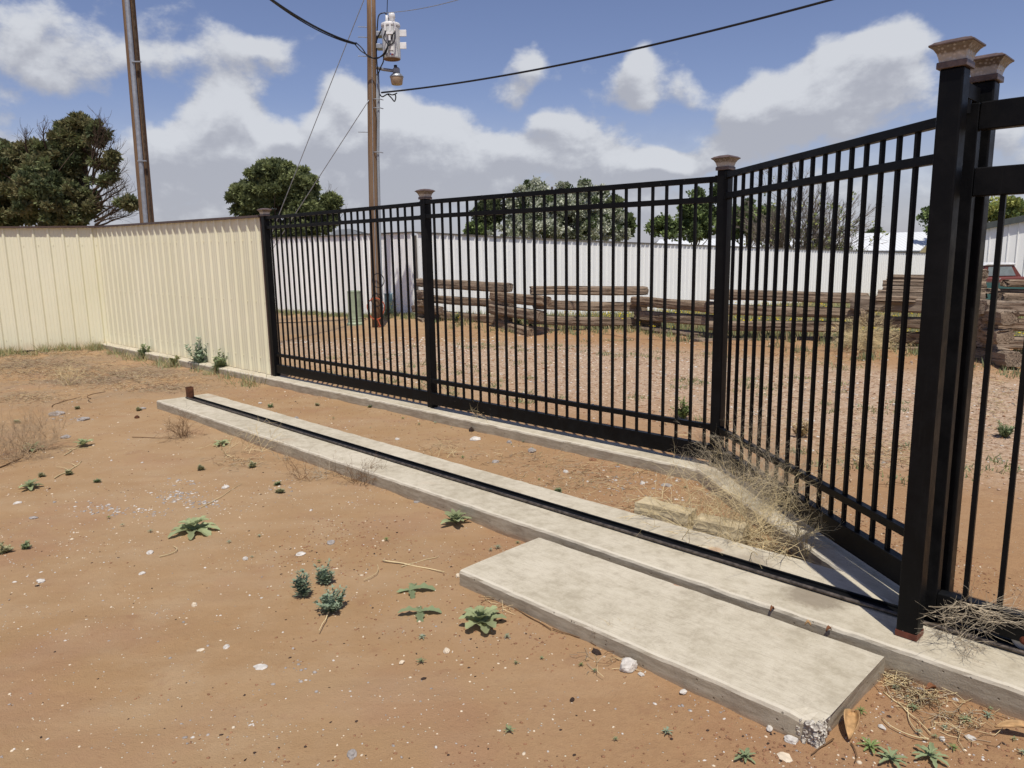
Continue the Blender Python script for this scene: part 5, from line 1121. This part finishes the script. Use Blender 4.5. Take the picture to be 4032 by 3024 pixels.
# big dead leaves
def dead_leaf(px, py, L, W, ang, label, mat=M_deadleaf, up_=.03, roll=.5, cat='leaf', z=None):
    q = gg(px, py) if z is None else gp(px, py, z); vs = []; n, m_ = 14, 8; d = Vector((math.cos(ang), math.sin(ang), 0)); s_ = Vector((-d.y, d.x, 0))
    for i in range(n + 1):
        t_ = i / n; ww = W * max(.03, math.sin(math.pi * min(1, t_ * .97 + .015)) ** .75)
        for j in range(m_ + 1):
            u = j / m_ - .5; rr = abs(u) * 2
            vs.append(q + d * (L * (t_ - .5)) + s_ * (ww * u * (1 - .25 * roll * rr)) + Vector((0, 0, up_ + roll * ww * .5 * rr * rr + .012 * math.sin(3 * t_) + .0035 * math.cos(u * 40) + .006 * noise.noise(Vector((t_ * 3, u * 3, px))))))
    b = MB(); b.add(vs, [(i * (m_ + 1) + j, (i + 1) * (m_ + 1) + j, (i + 1) * (m_ + 1) + j + 1, i * (m_ + 1) + j + 1) for i in range(n) for j in range(m_)])
    o = b.obj('dead_leaf', mat, None, origin=q, smooth=True); o.modifiers.new('s', 'SOLIDIFY').thickness = .0012; return tag(o, label, cat)
dead_leaf(1838, 1578, .16, .062, R(62), 'large curled tan dead leaf lying right of the broken corner', up_=.02, roll=.9)
dead_leaf(2195, 1592, .13, .035, R(-12), 'long yellow tan dead leaf cut by the right edge'); dead_leaf(1930, 1432, .045, .024, R(20), 'small tan dead leaf in the litter between slab and footing')
for i, (px, py, L, a_, lb) in enumerate(((1905, 1425, .04, 10, 'curled brown leaf at the far slab corner'), (1955, 1462, .05, -30, 'brown leaf buried in the litter pile'), (2010, 1492, .045, 15, 'pale leaf strip in the litter against the footing'), (1120, 1292, .035, 40, 'tan dead leaf against the slab front left part'), (1300, 1345 + 15, .03, -10, 'small tan leaf by the slab front middle'), (1795, 978, .05, 0, 'x') if False else (1560, 1012 - 5, .05, 20, 'brown dry leaf at the kerb bend'), (890, 1072 - 930 + 930, .02, 5, 'tiny tan leaf near the white wrapper'))):
    dead_leaf(px, py, L, L * .5, R(a_), lb, M_deadleaf if i % 2 else M_deadleaf2, .006, .6)
for i, (px, py, a_, lb) in enumerate(((1668, 1318, 30, 'rusty dead leaf standing in the joint behind the slab'), (1745, 1350, -20, 'tan leaf scrap in the joint behind the slab'), (1790, 1362, 15, 'orange brown curled leaf in the joint behind the slab'))):
    dead_leaf(px, py, .024, .013, R(a_), lb, M_deadleaf2 if i != 1 else M_deadleaf, .0, .9, z=.105)

# ---- dry bushes
def dry_bush(name, px, py, H, n, mat, label, spread=.9, depth=3, r_=.0028, z=None, cat='dead weed', lean=(0, 0, 0), kids=3, ball=False, w0=.05, thick=0):
    q = gg(px, py) if z is None else gp(px, py, z); b = MB()
    for i in range(n):
        a = random.uniform(0, 6.28); e = random.uniform(.1, 1) * spread; d = Vector((math.cos(a) * e, math.sin(a) * e, (1 - .3 * e))) + Vector(lean)
        if ball: d = Vector((random.gauss(0, 1), random.gauss(0, 1), random.gauss(0, .8)))
        p = q + Vector((random.uniform(-1, 1) * w0, random.uniform(-1, 1) * w0, .004 if not ball else H * .45))
        twigs(b, p, d, H * random.uniform(.45, .75), r_, depth, .5, .0 if not ball else -.02, kids, 3, .1, 5)
    for i in range(thick):
        a = random.uniform(0, 6.28); p = q + Vector((random.uniform(-1, 1) * w0, random.uniform(-1, 1) * w0, .004)); twigs(b, p, Vector((math.cos(a) * 1.2, math.sin(a) * 1.2, .55)), H * random.uniform(.7, 1.1), r_ * 1.9, 2, .45, -.02, 3, 4, .12, 7)
    for i, v in enumerate(b.v):
        if v[2] < q.z + .002: b.v[i] = (v[0], v[1], q.z + .003 + random.random() * .004)
    o = b.obj(name, mat, None, origin=q); return tag(o, label, cat)
dry_bush('dry_bush', 1625, 1185, .50, 26, M_straw, 'large pale dry bush tangled over the blocks and diagonal kerb', 1.5, 3, .0019, .03, w0=.17, kids=4, thick=9)
dry_bush('dry_bush', 1685, 1120, .50, 22, M_greytwig, 'grey dry bush standing against the diagonal railing', .9, 3, .0017, .05, w0=.08, kids=5)
dry_bush('dry_bush', 1505, 1160, .40, 16, M_straw, 'straggly pale stalks over the left tan block', 1.5, 3, .0021, .03, w0=.10, kids=3, thick=4, lean=(.3, -.1, 0))
dry_bush('dry_bush', 1735, 1215, .30, 7, M_straw, 'upright pale stalks at the tip of the soil wedge', .6, 2, .0026, .03, w0=.04, kids=4)
dry_bush('dry_bush', 1585, 1070, .36, 18, M_greytwig, 'greyish dry brush between blocks and kerb bend', 1.3, 3, .0015, .03, w0=.08, kids=4)
dry_bush('dry_bush', 1535, 1000, .24, 9, M_greytwig, 'small grey dry weed at the kerb bend by the third post', 1.0, 3, .0018, .12, w0=.03)
dry_bush('dry_bush', 2080, 1300, .30, 13, M_greytwig, 'grey dry weed spilling over the gate bottom beam', 1.3, 2, .0015, .25, w0=.02, lean=(0, -.7, -.8), kids=4)
dry_bush('dry_bush', 2050, 1385, .20, 9, M_greytwig, 'smaller dry weed stems curling behind the gate post foot', 1.2, 2, .0016, .13, w0=.03, lean=(.1, -.2, 0), kids=4)
dry_bush('tumbleweed', 1862, 772, .52, 60, M_straw, 'big straw coloured tumbleweed caught against the timber fence', 1, 3, .0042, -.02, ball=True, kids=4)
dry_bush('tumbleweed', 45, 985, .42, 34, plain('pinkish dry twig', (.36, .26, .16), .9), 'brown flattened tumbleweed lying near the left edge', 1.5, 3, .0026, w0=.18, kids=4)
dry_bush('tumbleweed', 398, 945, .24, 20, M_browntwig, 'small round brown tumbleweed with a long stem', 1.4, 3, .0020, w0=.05)
dry_bush('dry_weed', 145, 832, .34, 14, M_straw, 'pale dry weed on the far dirt before the cream fence', 1.1, 2, .003, w0=.05)
dry_bush('dry_weed', 615, 995, .22, 7, M_greytwig, 'thin grey weed standing at the footing side', .8, 2, .0018)
dry_bush('dry_weed', 545, 975, .34, 7, M_straw, 'loose pale straw tangle before the footing', 1.6, 2, .0026, w0=.1)
dry_bush('dry_weed', 500, 985, .30, 5, M_straw, 'second loose straw tangle left of the first one', 1.8, 2, .0026, w0=.1)
dry_bush('dry_weed', 700, 1030, .20, 14, M_greytwig, 'low grey dry mat along the footing left of the wrapper', 1.8, 2, .0018, w0=.1) 
dry_bush('dry_weed', 780, 1045, .22, 22, M_browntwig, 'brown dry grass mound leaning on the footing', 1.6, 2, .0018, w0=.08)
dry_bush('dry_weed', 655, 1035, .22, 8, M_browntwig, 'dark spiky dry weed right of the olive tuft', 1.2, 2, .0018, w0=.04)
dry_bush('dry_weed', 1050, 925, .26, 7, M_straw, 'thin straw weed growing by the far kerb under the railing', .8, 2, .0020, w0=.03)
dry_bush('dry_weed', 1340, 1390, .12, 8, M_straw, 'small dry weed against the slab front middle', 1.0, 2, .0012, w0=.03)
dry_bush('dry_weed', 1305, 1392, .10, 8, M_browntwig, 'dark dry sprig left of the small dry weed by the slab', 1.4, 2, .0012, w0=.03)
dry_bush('dry_weed', 960, 985, .20, 8, M_straw, 'faint straw arcs on the soil before the kerb', 1.8, 1, .0018, w0=.1)
dry_bush('dry_weed', 830, 1010, .16, 12, M_straw, 'dry grass matted on the footing far edge', 1.8, 2, .0014, w0=.1)

# ---- vegetation beyond: tufts along the fences, field grass with yellow flowers
def grass_mesh(name, pts, h0, h1, mats, p, w_=.010, lean=.5):
    N = len(pts); P = np.asarray(pts); a = rng.random(N) * 6.28; h = h0 + (h1 - h0) * rng.random(N) ** 1.6; ln = h * lean * rng.random(N)
    s_ = np.stack([np.cos(a), np.sin(a), np.zeros(N)], 1) * w_; b2 = rng.random(N) * 6.28; t_ = np.stack([np.cos(b2) * ln, np.sin(b2) * ln, h], 1)
    V_ = np.stack([P - s_, P + s_, P + t_ * .6 + s_ * .7, P + t_], 1).reshape(-1, 3)
    return tag(np_mesh(name, V_, np.arange(4 * N).reshape(-1, 4), mats, rng.choice(len(mats), size=N, p=p)), kind='stuff')
def tufts(cent, per, r_):
    out = []
    for (x, y) in cent:
        for _ in range(per): out.append((x + random.gauss(0, r_), y + random.gauss(0, r_)))
    return [(x, y, gz(x, y, False)) for x, y in out]
def field(x, y): return y + .05 * x > 0 and .80 * x + .85 * y > 13.9 and seg_d(x, y, TF) > .1 and x > -1.8 and y < 19.0 + 1.0 * (x + 2) and y > 8
fp = []
while len(fp) < 46000:
    y = 9 + 34 * random.random() ** 1.25; x = random.uniform(-2, 26)
    if field(x, y) and abs(x) < .76 * y: fp.append((x, y, gz(x, y, False) - .03))
grass_mesh('field_grass', fp, .05, .26, [L_grass, L_grassd, L_weed], [.45, .33, .22], .016)
fl = [q for q in fp if noise.noise(Vector((q[0] * .6, q[1] * .6, 0))) > -.05 and q[0] > 1.5][:2600]
pebble_field('yellow_flowers', [(q[0], q[1], q[2] + random.uniform(.14, .30)) for q in fl], [random.uniform(.014, .026) for q in fl], [M_yellow], np.zeros(len(fl), int), .4)['kind'] = 'stuff'
ctr = []
for i in range(220):
    t_ = random.random(); p = WC.lerp(WL, t_); ctr.append((p.x + random.uniform(-.1, .4) - .2, p.y - random.uniform(.15, .9) ** 1.5 * .9))
for i in range(120):
    k_ = random.randint(0, len(TF) - 2); t_ = random.random(); ctr.append((TF[k_][0] + (TF[k_ + 1][0] - TF[k_][0]) * t_ + random.gauss(0, .3), TF[k_][1] + (TF[k_ + 1][1] - TF[k_][1]) * t_ - abs(random.gauss(.1, .35))))
grass_mesh('weed_tufts', tufts(ctr, 46, .09), .02, .13, [L_weed, L_grass, L_grassd], [.5, .3, .2], .008)
ctr = [(x, y) for x, y, z in scatter(190, (-3, 7), (3.6, 13.5), lambda x, y: (x + y) * C45 > 5.25 and noise.noise(Vector((x * .5 + 3, y * .9, 0))) > .02, False)]
grass_mesh('drive_weeds', tufts(ctr, 34, .06), .012, .055, [L_weed, L_grass, L_grassd], [.45, .25, .30], .006, 1.2)
ctr = []
for i in range(70):
    t_ = random.random() ** .8; p = PC.lerp(CL, t_ * .6); ctr.append((p.x + random.gauss(0, .08), p.y - .12 - abs(random.gauss(0, .22))))
for i in range(24): p = PC.lerp(P1, random.random()); ctr.append((p.x - .17 - abs(random.gauss(0, .08)), p.y - .17))
grass_mesh('wall_weeds', tufts(ctr, 46, .07), .02, .17, [L_weed, L_grass, L_grassd], [.35, .3, .35], .005, 1.0)
for (px, py, H, n, sp_, lb) in ((838, 690, .42, 26, .8, 'bushy yellow flowered weed at the foot of the brown pole'), (1150, 715, .34, 16, .9, 'yellow flowered weed at a timber fence joint'), (985, 702, .25, 14, .8, 'green weed under the first timber span')):
    o = feathery('flowering_weed', px, py, H, n, L_weed, lb, sp_, .06)
    q = gg(px, py); b = MB()
    for _ in range(26 if py != 702 else 5): c = q + Vector((random.gauss(0, H * .35), random.gauss(0, H * .3), H * random.uniform(.4, .95))); b.lathe(c, [(.004, -.004), (.018, .003), (.004, .006)], 7)
    ORG[o.name] = q; b.obj('flowers', M_yellow, o)
for (px, py, H, n, lb) in ((1832, 622 + 0, .3, 1, '') ,) if False else ((1370, 880, .10, 1, ''),) if False else ():
    pass
feathery('leafy_weed', 1476, 905, .20, 16, L_green, 'green rosette weed on the gravel behind the middle railings', 1.0, .05)
feathery('leafy_weed', 1345, 900 + 60, .12, 14, L_weed, 'weed right of the rosette behind the railings', 1.1, .04) if False else feathery('leafy_weed', 1730, 945, .15, 30, L_grassd, 'brownish weed clump on the drive behind the third panel', 1.3, .04)
feathery('leafy_weed', 2170, 945, .14, 22, L_weed, 'green weed clump on the drive seen past the gate pickets', 1.2, .04)
feathery('leafy_weed', 1120, 700 + 10, .28, 14, L_greend, 'dark leafy weed behind the second timber joint', .8, .06)
# black irrigation hose and small valve on the drive
stick(560, 700, 790, 690, .012, M_cable, 'black hose lying on the red soil in front of the white fence', -.03, 'hose')
bpy.context.view_layer.update()
